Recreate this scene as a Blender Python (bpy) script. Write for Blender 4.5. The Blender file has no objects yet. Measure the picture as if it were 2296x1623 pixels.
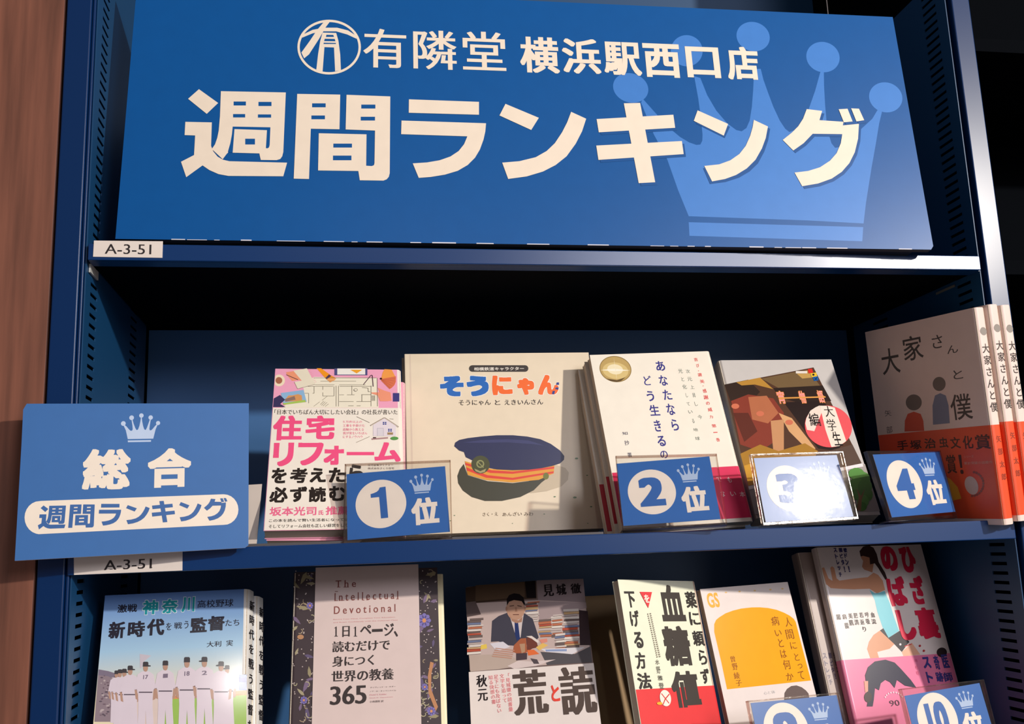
import bpy, math, random
from mathutils import Vector, Matrix
random.seed(7)
C = bpy.context.scene.collection
SC = bpy.context.scene
H = 1.45                       # eye height; all measured heights below are relative to the eye
CX, CY, F = 1148.0, 811.5, 2190.28
def R_(d): return math.radians(d)

# ------------------------------------------------------------------ camera
def cam_axes(yaw, pitch, roll):
    f = Vector((math.sin(yaw)*math.cos(pitch), math.cos(yaw)*math.cos(pitch), math.sin(pitch)))
    r0 = Vector((math.cos(yaw), -math.sin(yaw), 0)); u0 = r0.cross(f)
    r = r0*math.cos(roll)+u0*math.sin(roll); u = -r0*math.sin(roll)+u0*math.cos(roll)
    return r, u, f
CR, CU, CF = cam_axes(R_(9.66840205), R_(10.75526445), R_(-2.12495079))
cam = bpy.data.cameras.new('camera'); camo = bpy.data.objects.new('camera', cam); C.objects.link(camo)
m = Matrix((( CR.x, CU.x, -CF.x, 0), (CR.y, CU.y, -CF.y, 0), (CR.z, CU.z, -CF.z, H), (0, 0, 0, 1)))
camo.matrix_world = m
cam.sensor_fit = 'HORIZONTAL'; cam.sensor_width = 36; cam.lens = 36*F/2296; cam.clip_start = .02
SC.camera = camo

# ------------------------------------------------------------------ light
w = bpy.data.worlds.new('world'); SC.world = w; w.use_nodes = True
bg = w.node_tree.nodes['Background']; bg.inputs[0].default_value = (.95, .80, .78, 1); bg.inputs[1].default_value = .15
def lamp(name, loc, size, power, col, target=(.3, .95, 0)):
    l = bpy.data.lights.new(name, 'AREA'); l.shape = 'DISK'; l.size = size; l.energy = power; l.color = col
    o = bpy.data.objects.new(name, l); C.objects.link(o)
    p = Vector(loc)+Vector((0, 0, H)); o.location = p
    o.rotation_euler = (Vector(target)+Vector((0, 0, H))-p).to_track_quat('-Z', 'Y').to_euler()
lamp('ceiling_spot_right', (2.15, -1.40, 1.08), .09, 80, (1, .93, .84))
lamp('ceiling_spot_middle', (.02, -1.55, 1.46), .06, 1.3, (1, .95, .9))
lamp('ceiling_panel_far', (1.95, -3.5, 1.45), 1.3, 58, (.93, .92, 1))
lamp('added_low_fill', (2.7, -3.4, .05), 2.0, 7, (.92, .94, 1))  # low soft fill added to brighten the shelf interior, not a real window
SC.view_settings.view_transform = 'Standard'; SC.view_settings.look = 'None'
SC.view_settings.exposure = .14; SC.view_settings.gamma = 1; SC.view_settings.use_curve_mapping = False

# ------------------------------------------------------------------ materials
def lin(c):
    return tuple(((v/255)/12.92 if v/255 <= .04045 else ((v/255+.055)/1.055)**2.4) for v in c)
MATS = {}
def ink(c, rough=.45, spec=.5, coat=0):
    """procedural paint / print: flat colour with a faint fibre variation"""
    k = (tuple(c), rough, spec, coat)
    if k in MATS: return MATS[k]
    mt = bpy.data.materials.new('ink_%02x%02x%02x' % tuple(int(v) for v in c)); mt.use_nodes = True
    nt = mt.node_tree; b = nt.nodes['Principled BSDF']; l = lin(c)
    n = nt.nodes.new('ShaderNodeTexNoise'); n.inputs['Scale'].default_value = 60; n.inputs['Detail'].default_value = 3
    tc = nt.nodes.new('ShaderNodeTexCoord'); nt.links.new(tc.outputs['Object'], n.inputs['Vector'])
    mx = nt.nodes.new('ShaderNodeMix'); mx.data_type = 'RGBA'
    mx.inputs[6].default_value = tuple(v*.94 for v in l)+(1,); mx.inputs[7].default_value = tuple(min(1, v*1.05) for v in l)+(1,)
    nt.links.new(n.outputs['Fac'], mx.inputs[0]); nt.links.new(mx.outputs[2], b.inputs['Base Color'])
    b.inputs['Roughness'].default_value = rough; b.inputs['Specular IOR Level'].default_value = spec
    if coat: b.inputs['Coat Weight'].default_value = coat; b.inputs['Coat Roughness'].default_value = .12
    MATS[k] = mt; return mt
def metal_paint(name, c, rough, spec):
    mt = bpy.data.materials.new(name); mt.use_nodes = True; nt = mt.node_tree; b = nt.nodes['Principled BSDF']
    b.inputs['Base Color'].default_value = lin(c)+(1,); b.inputs['Roughness'].default_value = rough
    b.inputs['Specular IOR Level'].default_value = spec
    tc = nt.nodes.new('ShaderNodeTexCoord'); n = nt.nodes.new('ShaderNodeTexNoise'); n.inputs['Scale'].default_value = 900
    bp = nt.nodes.new('ShaderNodeBump'); bp.inputs['Strength'].default_value = .02; bp.inputs['Distance'].default_value = .0003
    nt.links.new(tc.outputs['Object'], n.inputs['Vector']); nt.links.new(n.outputs['Fac'], bp.inputs['Height']); nt.links.new(bp.outputs['Normal'], b.inputs['Normal'])
    return mt
BLUE = metal_paint('blue_steel', (2, 42, 90), .30, .36)
DARKBLUE = metal_paint('blue_steel_inside', (14, 66, 108), .45, .5)
LIP = metal_paint('blue_steel_lip', (2, 50, 104), .27, .55)
LIT_BACK = metal_paint('blue_steel_lit_back', (62, 112, 168), .42, .7)  # steel blue made lighter: light on the back panels put into the colour
SHADED = metal_paint('shaded_steel', (6, 8, 12), .8, .02)  # near-black steel: shade put into the colour of the unlit parts
def wood_mat():
    mt = bpy.data.materials.new('wood'); mt.use_nodes = True; nt = mt.node_tree; b = nt.nodes['Principled BSDF']
    tc = nt.nodes.new('ShaderNodeTexCoord'); mp = nt.nodes.new('ShaderNodeMapping'); mp.inputs['Scale'].default_value = (90, 90, 5)
    n = nt.nodes.new('ShaderNodeTexNoise'); n.inputs['Scale'].default_value = 1; n.inputs['Detail'].default_value = 6
    r = nt.nodes.new('ShaderNodeValToRGB'); r.color_ramp.elements[0].position = .3; r.color_ramp.elements[1].position = .7
    r.color_ramp.elements[0].color = lin((96, 58, 44))+(1,); r.color_ramp.elements[1].color = lin((142, 88, 68))+(1,)
    nt.links.new(tc.outputs['Object'], mp.inputs[0]); nt.links.new(mp.outputs[0], n.inputs['Vector']); nt.links.new(n.outputs['Fac'], r.inputs[0])
    nt.links.new(r.outputs[0], b.inputs['Base Color']); b.inputs['Roughness'].default_value = .55
    return mt
WOOD = wood_mat()
def page_mat():
    mt = bpy.data.materials.new('page_edges'); mt.use_nodes = True; nt = mt.node_tree; b = nt.nodes['Principled BSDF']
    tc = nt.nodes.new('ShaderNodeTexCoord'); wv = nt.nodes.new('ShaderNodeTexWave'); wv.bands_direction = 'Y'; wv.inputs['Scale'].default_value = 900; wv.inputs['Distortion'].default_value = 2
    mx = nt.nodes.new('ShaderNodeMix'); mx.data_type = 'RGBA'; mx.inputs[6].default_value = lin((196, 180, 160))+(1,); mx.inputs[7].default_value = lin((232, 220, 202))+(1,)
    nt.links.new(tc.outputs['Object'], wv.inputs['Vector']); nt.links.new(wv.outputs['Fac'], mx.inputs[0]); nt.links.new(mx.outputs[2], b.inputs['Base Color'])
    b.inputs['Roughness'].default_value = .85
    return mt
PAGES = page_mat()
def acrylic(name, rough, tint, bump, refl=1.0):
    mt = bpy.data.materials.new(name); mt.use_nodes = True; nt = mt.node_tree
    for n in list(nt.nodes): nt.nodes.remove(n)
    out = nt.nodes.new('ShaderNodeOutputMaterial'); tr = nt.nodes.new('ShaderNodeBsdfTransparent'); tr.inputs[0].default_value = tint+(1,)
    gl = nt.nodes.new('ShaderNodeBsdfGlossy'); gl.inputs['Roughness'].default_value = rough; gl.inputs['Color'].default_value = (1, 1, 1, 1)
    ge = nt.nodes.new('ShaderNodeNewGeometry'); dt = nt.nodes.new('ShaderNodeVectorMath'); dt.operation = 'DOT_PRODUCT'
    nt.links.new(ge.outputs['Incoming'], dt.inputs[0]); nt.links.new(ge.outputs['True Normal'], dt.inputs[1])
    def mth(op, a, b=None):
        n = nt.nodes.new('ShaderNodeMath'); n.operation = op
        for i, v in enumerate((a, b)):
            if v is None: continue
            if isinstance(v, (int, float)): n.inputs[i].default_value = v
            else: nt.links.new(v, n.inputs[i])
        return n.outputs[0]
    ml = mth('MULTIPLY', mth('ADD', mth('MULTIPLY', mth('POWER', mth('SUBTRACT', 1, mth('ABSOLUTE', dt.outputs['Value'])), 5), .96), .04), refl)
    ms = nt.nodes.new('ShaderNodeMixShader')
    tc = nt.nodes.new('ShaderNodeTexCoord'); no = nt.nodes.new('ShaderNodeTexNoise'); no.inputs['Scale'].default_value = 45; no.inputs['Detail'].default_value = 4
    bp = nt.nodes.new('ShaderNodeBump'); bp.inputs['Strength'].default_value = bump; bp.inputs['Distance'].default_value = .002
    nt.links.new(tc.outputs['Object'], no.inputs['Vector']); nt.links.new(no.outputs['Fac'], bp.inputs['Height']); nt.links.new(bp.outputs['Normal'], gl.inputs['Normal'])
    nt.links.new(ml, ms.inputs[0]); nt.links.new(tr.outputs[0], ms.inputs[1]); nt.links.new(gl.outputs[0], ms.inputs[2]); nt.links.new(ms.outputs[0], out.inputs[0])
    return mt
ACR = acrylic('clear_acrylic', .03, (.985, .98, .97), .05)
ACR_EDGE = acrylic('acrylic_edge', .2, (.80, .72, .68), .5, 1.0)

# ------------------------------------------------------------------ mesh helpers
class MB:
    def __init__(s): s.v = []; s.f = []; s.m = []; s.mats = []
    def mi(s, mat):
        if mat not in s.mats: s.mats.append(mat)
        return s.mats.index(mat)
    def poly(s, pts, mat):
        b = len(s.v); s.v += [tuple(p) for p in pts]; s.f.append(tuple(range(b, b+len(pts)))); s.m.append(s.mi(mat))
    def faces(s, vs, fs, mat):
        b = len(s.v); s.v += [tuple(p) for p in vs]; k = s.mi(mat)
        for f in fs: s.f.append(tuple(i+b for i in f)); s.m.append(k)
    def box(s, a, b, mat):
        x0, y0, z0 = a; x1, y1, z1 = b
        s.faces([(x0,y0,z0),(x1,y0,z0),(x1,y1,z0),(x0,y1,z0),(x0,y0,z1),(x1,y0,z1),(x1,y1,z1),(x0,y1,z1)],
                [(0,3,2,1),(4,5,6,7),(0,1,5,4),(1,2,6,5),(2,3,7,6),(3,0,4,7)], mat)
    def prism(s, pts, y0, y1, mat, side=None):
        n = len(pts)                      # pts = (x, z) outline extruded along depth
        vs = [(x, y0, z) for x, z in pts]+[(x, y1, z) for x, z in pts]
        s.faces(vs, [tuple(range(n)), tuple(range(2*n-1, n-1, -1))], mat)
        s.faces(vs, [(i, i+n, (i+1) % n+n, (i+1) % n) for i in range(n)], side or mat)
    def build(s, name, parent=None, bevel=0, smooth=False):
        me = bpy.data.meshes.new(name); me.from_pydata(s.v, [], s.f)
        for mt in s.mats: me.materials.append(mt)
        me.polygons.foreach_set('material_index', s.m); me.update()
        if smooth: me.polygons.foreach_set('use_smooth', [True]*len(me.polygons))
        o = bpy.data.objects.new(name, me); C.objects.link(o)
        if parent: o.parent = parent
        if bevel:
            bv = o.modifiers.new('bevel', 'BEVEL'); bv.width = bevel; bv.segments = 2; bv.limit_method = 'ANGLE'
        return o
def tag(o, label=None, cat=None, group=None, kind=None):
    if label: o['label'] = label
    if cat: o['category'] = cat
    if group: o['group'] = group
    if kind: o['kind'] = kind
    return o

# ------------------------------------------------------------------ poses
def proj(p):
    d = p-Vector((0, 0, H)); z = d.dot(CF)
    return Vector((CX+F*d.dot(CR)/z, CY-F*d.dot(CU)/z))
def ray(px, py): return CR*((px-CX)/F)-CU*((py-CY)/F)+CF
class Frame:
    """a leaning sheet: origin at its lower left front corner, x to the right, y into its thickness, z up the sheet"""
    def __init__(s, x, y, z, yaw, lean, roll, w=.1, h=.1, scale=1):
        yaw, lean, roll = R_(yaw), R_(lean), R_(roll)
        u = Vector((math.cos(yaw), math.sin(yaw), 0)); n = Vector((math.sin(yaw), -math.cos(yaw), 0))
        v = Vector((0, 0, 1))*math.cos(lean)-n*math.sin(lean)
        s.u = u*math.cos(roll)+v*math.sin(roll); s.v = -u*math.sin(roll)+v*math.cos(roll)
        s.d = -(s.u.cross(s.v)); s.o = Vector((x*scale, y*scale, z*scale+H)); s.w = w*scale; s.h = h*scale
        if s.d.dot(n) > 0: s.d = -s.d
    def matrix(s):
        return Matrix(((s.u.x, s.d.x, s.v.x, s.o.x), (s.u.y, s.d.y, s.v.y, s.o.y), (s.u.z, s.d.z, s.v.z, s.o.z), (0, 0, 0, 1)))
    def at(s, px, py, depth=0):
        """sheet coordinates of the point of the sheet measured at (px, py) in the photograph"""
        O = Vector((0, 0, H)); r = ray(px, py); o = s.o+s.d*depth
        t = (o-O).dot(s.d)/r.dot(s.d); q = O+r*t-o
        return q.dot(s.u), q.dot(s.v)
    def world(s, a, b, depth=0): return s.o+s.u*a+s.v*b+s.d*depth
    def shifted(s, dx, dy, dz, rot=0):
        g = Frame(0, 0, 0, 0, 0, 0, s.w, s.h); g.u = s.u*math.cos(R_(rot))+s.v*math.sin(R_(rot)); g.v = -s.u*math.sin(R_(rot))+s.v*math.cos(R_(rot)); g.d = s.d
        g.o = s.world(dx, dz, dy); return g
def thing(name, fr, label, cat, group=None):
    o = bpy.data.objects.new(name, None); C.objects.link(o); o.empty_display_size = .02
    o.matrix_world = fr.matrix() if isinstance(fr, Frame) else Matrix.Translation(fr)
    return tag(o, label, cat, group)

# ------------------------------------------------------------------ lettering
_tc = bpy.data.curves.new('lettering', 'FONT'); _to = bpy.data.objects.new('lettering', _tc); C.objects.link(_to)
_tcache = {}
def glyphs(s, res=2):
    if (s, res) not in _tcache:
        _tc.body = s; _tc.resolution_u = res
        dg = bpy.context.evaluated_depsgraph_get(); dg.update(); e = _to.evaluated_get(dg); me = e.to_mesh()
        _tcache[(s, res)] = ([(v.co.x, v.co.y) for v in me.vertices], [tuple(p.vertices) for p in me.polygons]); e.to_mesh_clear()
    return _tcache[(s, res)]
def bold_glyph(t, bx, by, rows):
    """widen every stroke: the outline is cut into thin rows whose spans are grown and merged, all in one plane"""
    k = (t, round(bx, 4), round(by, 4), rows)
    if k in _tcache: return _tcache[k]
    vs, fs = glyphs(t, 4); ys = [p[1] for p in vs]; h = 1/rows; r0 = int(math.floor(min(ys)/h)); r1 = int(math.ceil(max(ys)/h)); raw = {}
    for f in fs:
        P = [vs[i] for i in f]; lo, hi = min(p[1] for p in P), max(p[1] for p in P)
        for r in range(int(math.floor(lo/h-.5)), int(math.ceil(hi/h))+1):
            y = (r+.5)*h
            if not lo <= y <= hi: continue
            xs = []
            for a, b in zip(P, P[1:]+P[:1]):
                if (a[1] <= y) != (b[1] <= y): xs.append(a[0]+(b[0]-a[0])*(y-a[1])/(b[1]-a[1]))
            if len(xs) >= 2: raw.setdefault(r, []).append((min(xs), max(xs)))
    kk = int(round(by/h)); V = []; Fc = []
    for r in range(r0-kk, r1+kk+1):
        sp = sorted((a-bx, b+bx) for q in range(r-kk, r+kk+1) for a, b in raw.get(q, ()))
        out = []
        for a, b in sp:
            if out and a <= out[-1][1]+1e-4: out[-1][1] = max(out[-1][1], b)
            else: out.append([a, b])
        for a, b in out:
            n = len(V); V += [(a, r*h), (b, r*h), (b, (r+1)*h), (a, (r+1)*h)]; Fc.append((n, n+1, n+2, n+3))
    _tcache[k] = (V, Fc); return _tcache[k]
class Z:
    """conversion from a magnified crop of the photograph to photograph pixels"""
    def __init__(s, ox, oy, k): s.ox, s.oy, s.k = ox, oy, k
    def __call__(s, x, y): return s.ox+x/s.k, s.oy+y/s.k
Z1, Z2, Z3, Z4 = Z(0,0,2.459), Z(640,0,2.459), Z(1240,0,2.459), Z(1700,0,2.459)
PX = Z(0, 0, 1)
class Print:
    """flat print on a sheet: shapes and lettering in a few hair-thin layers"""
    def __init__(s, fr, depth=0, step=6e-6, rough=.45, spec=.5): s.fr = fr; s.mb = MB(); s.y = depth-4e-5; s.step = step; s.rough = rough; s.spec = spec; s.depth = depth
    def up(s, n=1): s.y -= s.step*n; return s.y
    def loc(s, z, pts): return [s.fr.at(*z(*p), s.depth) for p in pts]
    def poly(s, z, pts, col, up=True):
        y = s.up() if up else s.y
        s.mb.poly([(a, y, b) for a, b in s.loc(z, pts)], ink(col, s.rough, s.spec))
    def rect(s, z, x0, y0, x1, y1, col, up=True): s.poly(z, [(x0,y0),(x1,y0),(x1,y1),(x0,y1)], col, up)
    def ell(s, z, cx, cy, rx, ry, col, n=40, rot=0, up=True):
        c, q = math.cos(R_(rot)), math.sin(R_(rot)); P = []
        for i in range(n):
            t = 2*math.pi*i/n; a, b = rx*math.cos(t), ry*math.sin(t); P.append((cx+a*c-b*q, cy+a*q+b*c))
        s.poly(z, P, col, up)
    def line(s, z, pts, wd, col):
        y = s.up(); mt = ink(col, s.rough, s.spec); P = s.loc(z, pts); hw = wd/z.k/F*.5*.95
        for (a, b), (c, d) in zip(P, P[1:]):
            L = math.hypot(c-a, d-b) or 1e-9; nx, ny = -(d-b)/L*hw, (c-a)/L*hw
            s.mb.poly([(a+nx, y, b+ny), (c+nx, y, d+ny), (c-nx, y, d-ny), (a-nx, y, b-ny)], mt)
    def _cell(s, z, box):
        x0, y0, x1, y1 = box; p0 = z(x0, y0); p1 = z(x1, y1); cx, cy = (p0[0]+p1[0])/2, (p0[1]+p1[1])/2
        bw, bh = abs(p1[0]-p0[0]), abs(p1[1]-p0[1]); a, b = s.fr.at(cx, cy, s.depth); e = 1e-4
        P = proj(s.fr.world(a, b, s.depth)); U = (proj(s.fr.world(a+e, b, s.depth))-P)/e; V = (proj(s.fr.world(a, b+e, s.depth))-P)/e
        a00, a01, a10, a11 = abs(U.x), abs(V.x), abs(U.y), abs(V.y); det = a00*a11-a01*a10
        w_, h_ = (bw*a11-a01*bh)/det, (a00*bh-a10*bw)/det
        return a, b, max(w_, bw/a00*.5), max(h_, bh/a11*.5)
    def put(s, vs, fs, cell, col, bold=(0, 0), em=None):
        """fit 2-D outline vs into cell; bold widens every stroke"""
        xs = [p[0] for p in vs]; ys = [p[1] for p in vs]; x0, x1, y0, y1 = min(xs), max(xs), min(ys), max(ys)
        if em: x0, y0, x1, y1 = em
        a, b, w_, h_ = cell; kx = w_/max(x1-x0, 1e-3); ky = h_/max(y1-y0, 1e-3); mx, my = (x0+x1)/2, (y0+y1)/2
        y = s.up()
        s.mb.faces([(a+(p[0]-mx)*kx, y, b+(p[1]-my)*ky) for p in vs], fs, ink(col, s.rough, s.spec))
    def text(s, z, t, box, col, bold=(0, 0), res=2):
        c = s._cell(z, box)
        if bold[0] or bold[1]: vs, fs = bold_glyph(t, bold[0], bold[1], max(44, min(240, int(c[3]*F*2.4))))
        else: vs, fs = glyphs(t, res)
        s.put(vs, fs, c, col)
    def chars(s, z, items, col, bold=(0, 0)):
        for t, box in items: s.text(z, t, box, col, bold)
    def outline(s, z, polys, src, box, col, hole=None):
        """hand-drawn glyph: list of (outline, is_hole) in src box fitted to box"""
        a, b, w_, h_ = s._cell(z, box); x0, y0, x1, y1 = src
        for k in (0, 1):
            y = s.up()
            for P, hl in polys:
                if hl != k: continue
                y = s.up(); s.mb.poly([(a+((x-x0)/(x1-x0)-.5)*w_, y, b-((q-y0)/(y1-y0)-.5)*h_) for x, q in P], ink(hole if hl else col, s.rough, s.spec))
    def done(s, name, parent, label=None, into=None):
        if into:
            mm = into.matrix().inverted() @ s.fr.matrix(); s.mb.v = [tuple(mm @ Vector(q)) for q in s.mb.v]
        o = s.mb.build(name, parent); o['part_kind'] = 'print'
        if label: o['label'] = label
        return o
def rc(x0, y0, x1, y1): return [(x0,y0),(x1,y0),(x1,y1),(x0,y1)]

# heavy title glyphs, drawn stroke by stroke: (outlines, box)
def bbox(polys):
    xs = [p[0] for P, h in polys for p in P]; ys = [p[1] for P, h in polys for p in P]; return min(xs), min(ys), max(xs), max(ys)
G = {}
G['shu'] = (Z1, [([(1097,492),(1203,568),(1140,628),(1037,545)],0),
  ([(1022,672),(1168,675),(1164,805),(1176,835),(1200,864),(1230,881),(1265,889),(1583,897),(1562,972),(1260,970),(1205,960),(1155,938),(1117,912),(1027,977),(998,892),(1070,855),(1076,747),(1018,745)],0),
  ([(1218,503),(1576,510),(1562,838),(1556,862),(1545,877),(1525,883),(1438,882),(1430,846),(1283,842),(1262,836),(1249,850),(1228,878),(1168,822),(1186,795),(1198,760),(1206,720),(1213,640)],0),
  (rc(1288,560,1356,582),1),(rc(1425,562,1497,585),1),(rc(1285,629,1352,648),1),(rc(1422,631,1495,649),1),
  ([(1283,698),(1491,702),(1487,800),(1483,813),(1476,818),(1466,817),(1472,718),(1293,712),(1283,843),(1256,838),(1270,790),(1279,740)],1),(rc(1352,765,1406,797),1)])
G['kan'] = (Z2, [([(65,518),(302,522),(298,713),(140,710),(130,987),(46,985)],0),
  ([(337,523),(578,532),(575,955),(570,975),(558,989),(540,996),(410,994),(402,943),(180,940),(184,735),(447,741),(445,914),(476,916),(488,911),(491,900),(494,720),(332,714)],0),
  (rc(147,570,222,592),1),(rc(143,637,218,658),1),(rc(418,577,496,599),1),(rc(415,644,494,665),1),(rc(264,792,367,814),1),(rc(262,858,364,884),1)])
G['ra'] = (Z2, [([(681,548),(1067,562),(1067,633),(680,622)],0),
  ([(640,665),(1106,680),(1102,725),(1092,770),(1072,825),(1045,870),(1005,910),(950,942),(880,963),(800,976),(735,981),(702,901),(780,896),(850,884),(910,863),(955,833),(985,795),(1003,752),(638,740)],0)])
G['n'] = (Z2, [([(1213,573),(1397,650),(1355,717),(1180,637)],0),
  ([(1575,617),(1658,655),(1635,725),(1600,793),(1550,862),(1490,910),(1420,946),(1330,973),(1228,987),(1195,897),(1290,889),(1380,867),(1440,833),(1485,790),(1525,730),(1553,675)],0)])
G['ki'] = (Z3, [([(390,570),(480,568),(563,1005),(472,1010)],0),([(240,657),(663,633),(673,705),(252,730)],0),([(238,803),(710,778),(720,850),(250,882)],0)])
G['gu'] = (Z4, [([(267,602),(352,612),(337,663),(470,672),(466,692),(555,683),(550,765),(532,840),(502,900),(460,948),(405,985),(330,1012),(242,1027),(200,952),(275,943),(340,923),(395,887),(432,845),(455,790),(463,740),(300,738),(250,790),(193,830),(135,772),(185,732),(220,697),(247,655)],0),
  ([(443,603),(492,600),(520,670),(472,675)],0),([(512,598),(555,600),(584,663),(541,670)],0)])
CROWN = [([(1020,332),(1045,352),(1062,372),(1078,388),(1092,388),(1097,375),(1094,345),(1083,285),(1090,285),(1104,330),(1118,365),(1130,384),(1142,378),(1152,350),(1160,310),(1164,268),(1170,268),(1175,310),(1184,350),(1194,378),(1206,384),(1216,365),(1228,330),(1242,287),(1249,287),(1240,345),(1237,375),(1242,388),(1254,386),(1268,372),(1285,350),(1305,332),(1308,336),(1290,380),(1272,458),(1058,458),(1040,385),(1017,338)],0),
         ([(1058,470),(1254,470),(1253,484),(1060,484)],0)]
def circ(cx, cy, r, n=16): return [(cx+r*math.cos(2*math.pi*i/n), cy+r*math.sin(2*math.pi*i/n)) for i in range(n)]
CROWN += [(circ(x, y, r), 0) for x, y, r in ((1017,326,20),(1085,278,20),(1167,260,19),(1246,278,19),(1310,326,18))]

# ================================================================== STRUCTURE: wood panel beside the case
FY = .900                                  # front plane of the case
mb = MB(); mb.box((-.75, FY+.004, H-.95), (-.2640, 1.24, H+.95), WOOD)
tag(mb.build('wall_left', bevel=.001), 'reddish brown wood panel left of the blue bookcase', kind='structure')

# ================================================================== bookcase
XL, XR, YB = -.2345, .6615, 1.187
Z1T, Z1B, Z2T, Z2B, Z3T = .2852, .2695, .0095, -.0095, -.226
case = thing('bookcase', Vector((0, FY, H-.95)), 'large blue steel bookcase holding the ranked books', 'bookcase')
def cpart(mb, name, parent=None, bevel=0, label=None):
    p = parent or case
    o = mb.build(name, None, bevel)
    for v in o.data.vertices: v.co -= Vector((0, FY, H-.95))
    o.parent = p
    if label: o['label'] = label
    return o
def cbox(name, a, b, mat, parent=None, bevel=0, label=None):
    mb = MB(); mb.box((a[0], a[1], a[2]+H), (b[0], b[1], b[2]+H), mat); return cpart(mb, name, parent, bevel, label)
cbox('post', (-.2613, FY, -.95), (-.2392, FY+.03, .95), BLUE, bevel=.0012)
cbox('post', (.6655, FY, -.95), (.6875, FY+.03, .95), BLUE, bevel=.0012)
cbox('inner_flange', (-.2388, FY+.003, -.95), (-.2362, FY+.03, .95), BLUE, bevel=.0008)
def slotted(x0, x1):
    """steel side with two columns of real slots"""
    mb = MB(); y = [FY+.006, .9230, .9480, 1.092, 1.127, YB-.012]; pitch, hz = .0096, .0034
    z0, z1 = -.42, .62
    for a, b in ((y[0], y[1]), (y[2], y[3]), (y[4], y[5])): mb.box((x0, a, z0+H), (x1, b, z1+H), DARKBLUE)
    n = int((z1-z0)/pitch)
    for a, b in ((y[1], y[2]), (y[3], y[4])):
        for k in range(n): mb.box((x0, a, z0+k*pitch+hz+H), (x1, b, z0+(k+1)*pitch+H), DARKBLUE)
    return mb
cpart(slotted(XL-.0012, XL), 'slotted_side')
cpart(slotted(XR, XR+.0012), 'slotted_side')
cbox('outer_side', (-.2613, FY+.03, -.95), (-.2600, YB+.01, .95), SHADED)
cbox('outer_side', (.6862, FY+.03, -.95), (.6875, YB+.01, .95), SHADED)
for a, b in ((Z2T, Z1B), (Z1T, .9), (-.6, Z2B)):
    cbox('back_panel', (XL+.0008, YB, a), (XR-.004, YB+.002, b), LIT_BACK if a < .2 else DARKBLUE)  # top bay panel keeps the darker blue, its shade painted in
cbox('backing', (-.26, YB+.012, -.95), (.686, YB+.014, .95), SHADED)
def shelf(zt, zb, top, xl=-.2290, lipmat=LIP):
    s = cbox('shelf_board', (XL+.001, FY+.004, top-.0015), (XR-.001, YB, top), DARKBLUE)
    cbox('front_lip', (-.2325 if zt > .2 else -.2370, FY, zb), (.6590, FY+.0042, zt), lipmat, s, bevel=.0009)
    cbox('lip_return', (XL+.002, FY+.004, zb), (XR-.002, FY+.020, zb+.0012), lipmat, s)
    # stiffening skirt closing the underside
    cbox('underside', (XL+.002, FY+.020, zb+.0012), (XR-.002, YB-.002, zb+.0025), SHADED, s)
    return s
def shelf_top(z): return z
S1 = shelf(Z1T, Z1B, Z1T-.0005)
S2 = shelf(Z2T, Z2B, .0045)
S3 = shelf(Z3T+.004, Z3T-.016, Z3T)
# shelf hooks under the upper shelf
cbox('bracket', (XL+.0005, FY+.012, Z1B-.008), (XL+.0022, FY+.040, Z1B), ink((190,190,185), .3), S1)
cbox('bracket', (XR-.0014, FY+.05, Z1B-.0045), (XR-.0005, FY+.085, Z1B-.002), ink((110,110,105), .4), S1)
# narrow grey riser under the first books
rz = MB(); rz.box((-.231, .915, H+.0045), (.238, 1.12, H+.0118), ink((92,88,90), .3))
tag(rz.build('display_riser', bevel=.0006), 'low grey riser on the middle shelf under the first two books', 'riser')

# neighbouring case on the right, its shade put into the near-black colour
nb = thing('bookcase', Vector((.69, FY, H-.95)), 'dark neighbouring bookcase at the right edge, behind the pale post', 'bookcase')
def nbox(name, a, b, mat):
    mb = MB(); mb.box((a[0]-.69, a[1]-FY, a[2]+.95), (b[0]-.69, b[1]-FY, b[2]+.95), mat); return mb.build(name, nb)
nbox('side_panel', (.690, FY+.02, -.95), (.692, 1.2, .95), SHADED)
nbox('back_panel', (.692, 1.19, -.95), (1.3, 1.2, .95), SHADED)
for z in (.555, .29, -.01): nbox('shelf_board', (.692, FY+.03, z-.016), (1.3, 1.19, z), SHADED)
nbox('side_panel', (1.3, FY, -.95), (1.32, 1.2, .95), SHADED)

# ------------------------------------------------------------------ shelf labels
def shelf_label(z_, corners, txt, tbox, label, serif=False):
    fr = Frame(0, FY-.0006, 0, 0, 0, 0); P = [fr.at(*z_(*c)) for c in corners]
    o0 = P[3]; fr2 = Frame(o0[0], FY-.0006, o0[1], 0, 0, 0)
    t = thing('shelf_label', fr2, label, 'label', 'shelf labels')
    mb = MB(); mb.prism([(a-o0[0], b-o0[1]) for a, b in P][::-1], 0, .0006, ink((236,224,214), .4)); mb.build('label_card', t)
    p = Print(fr2); p.text(z_, txt, tbox, (40,32,34), (.012, .0) if serif else (.008, .008))
    if serif:
        for x, y, w_ in ((862,1538,18),(906,1538,26),(1240,1524,20)): p.rect(z_, x, y-5, x+w_, y, (40,32,34))
    p.done('lettering', t)
ZL1, ZL2 = Z1, Z(0,860,3.689)
shelf_label(ZL1, [(518,1326),(898,1330),(895,1421),(513,1415)], 'A-3-51', (578,1345,836,1402), 'white shelf label printed A-3-51 on the upper shelf edge')
shelf_label(ZL2, [(610,1360),(1510,1310),(1508,1545),(612,1582)], 'A-3-51', (860,1447,1258,1542), 'white shelf label reading A-3-51 below the hanging category card', True)

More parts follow.
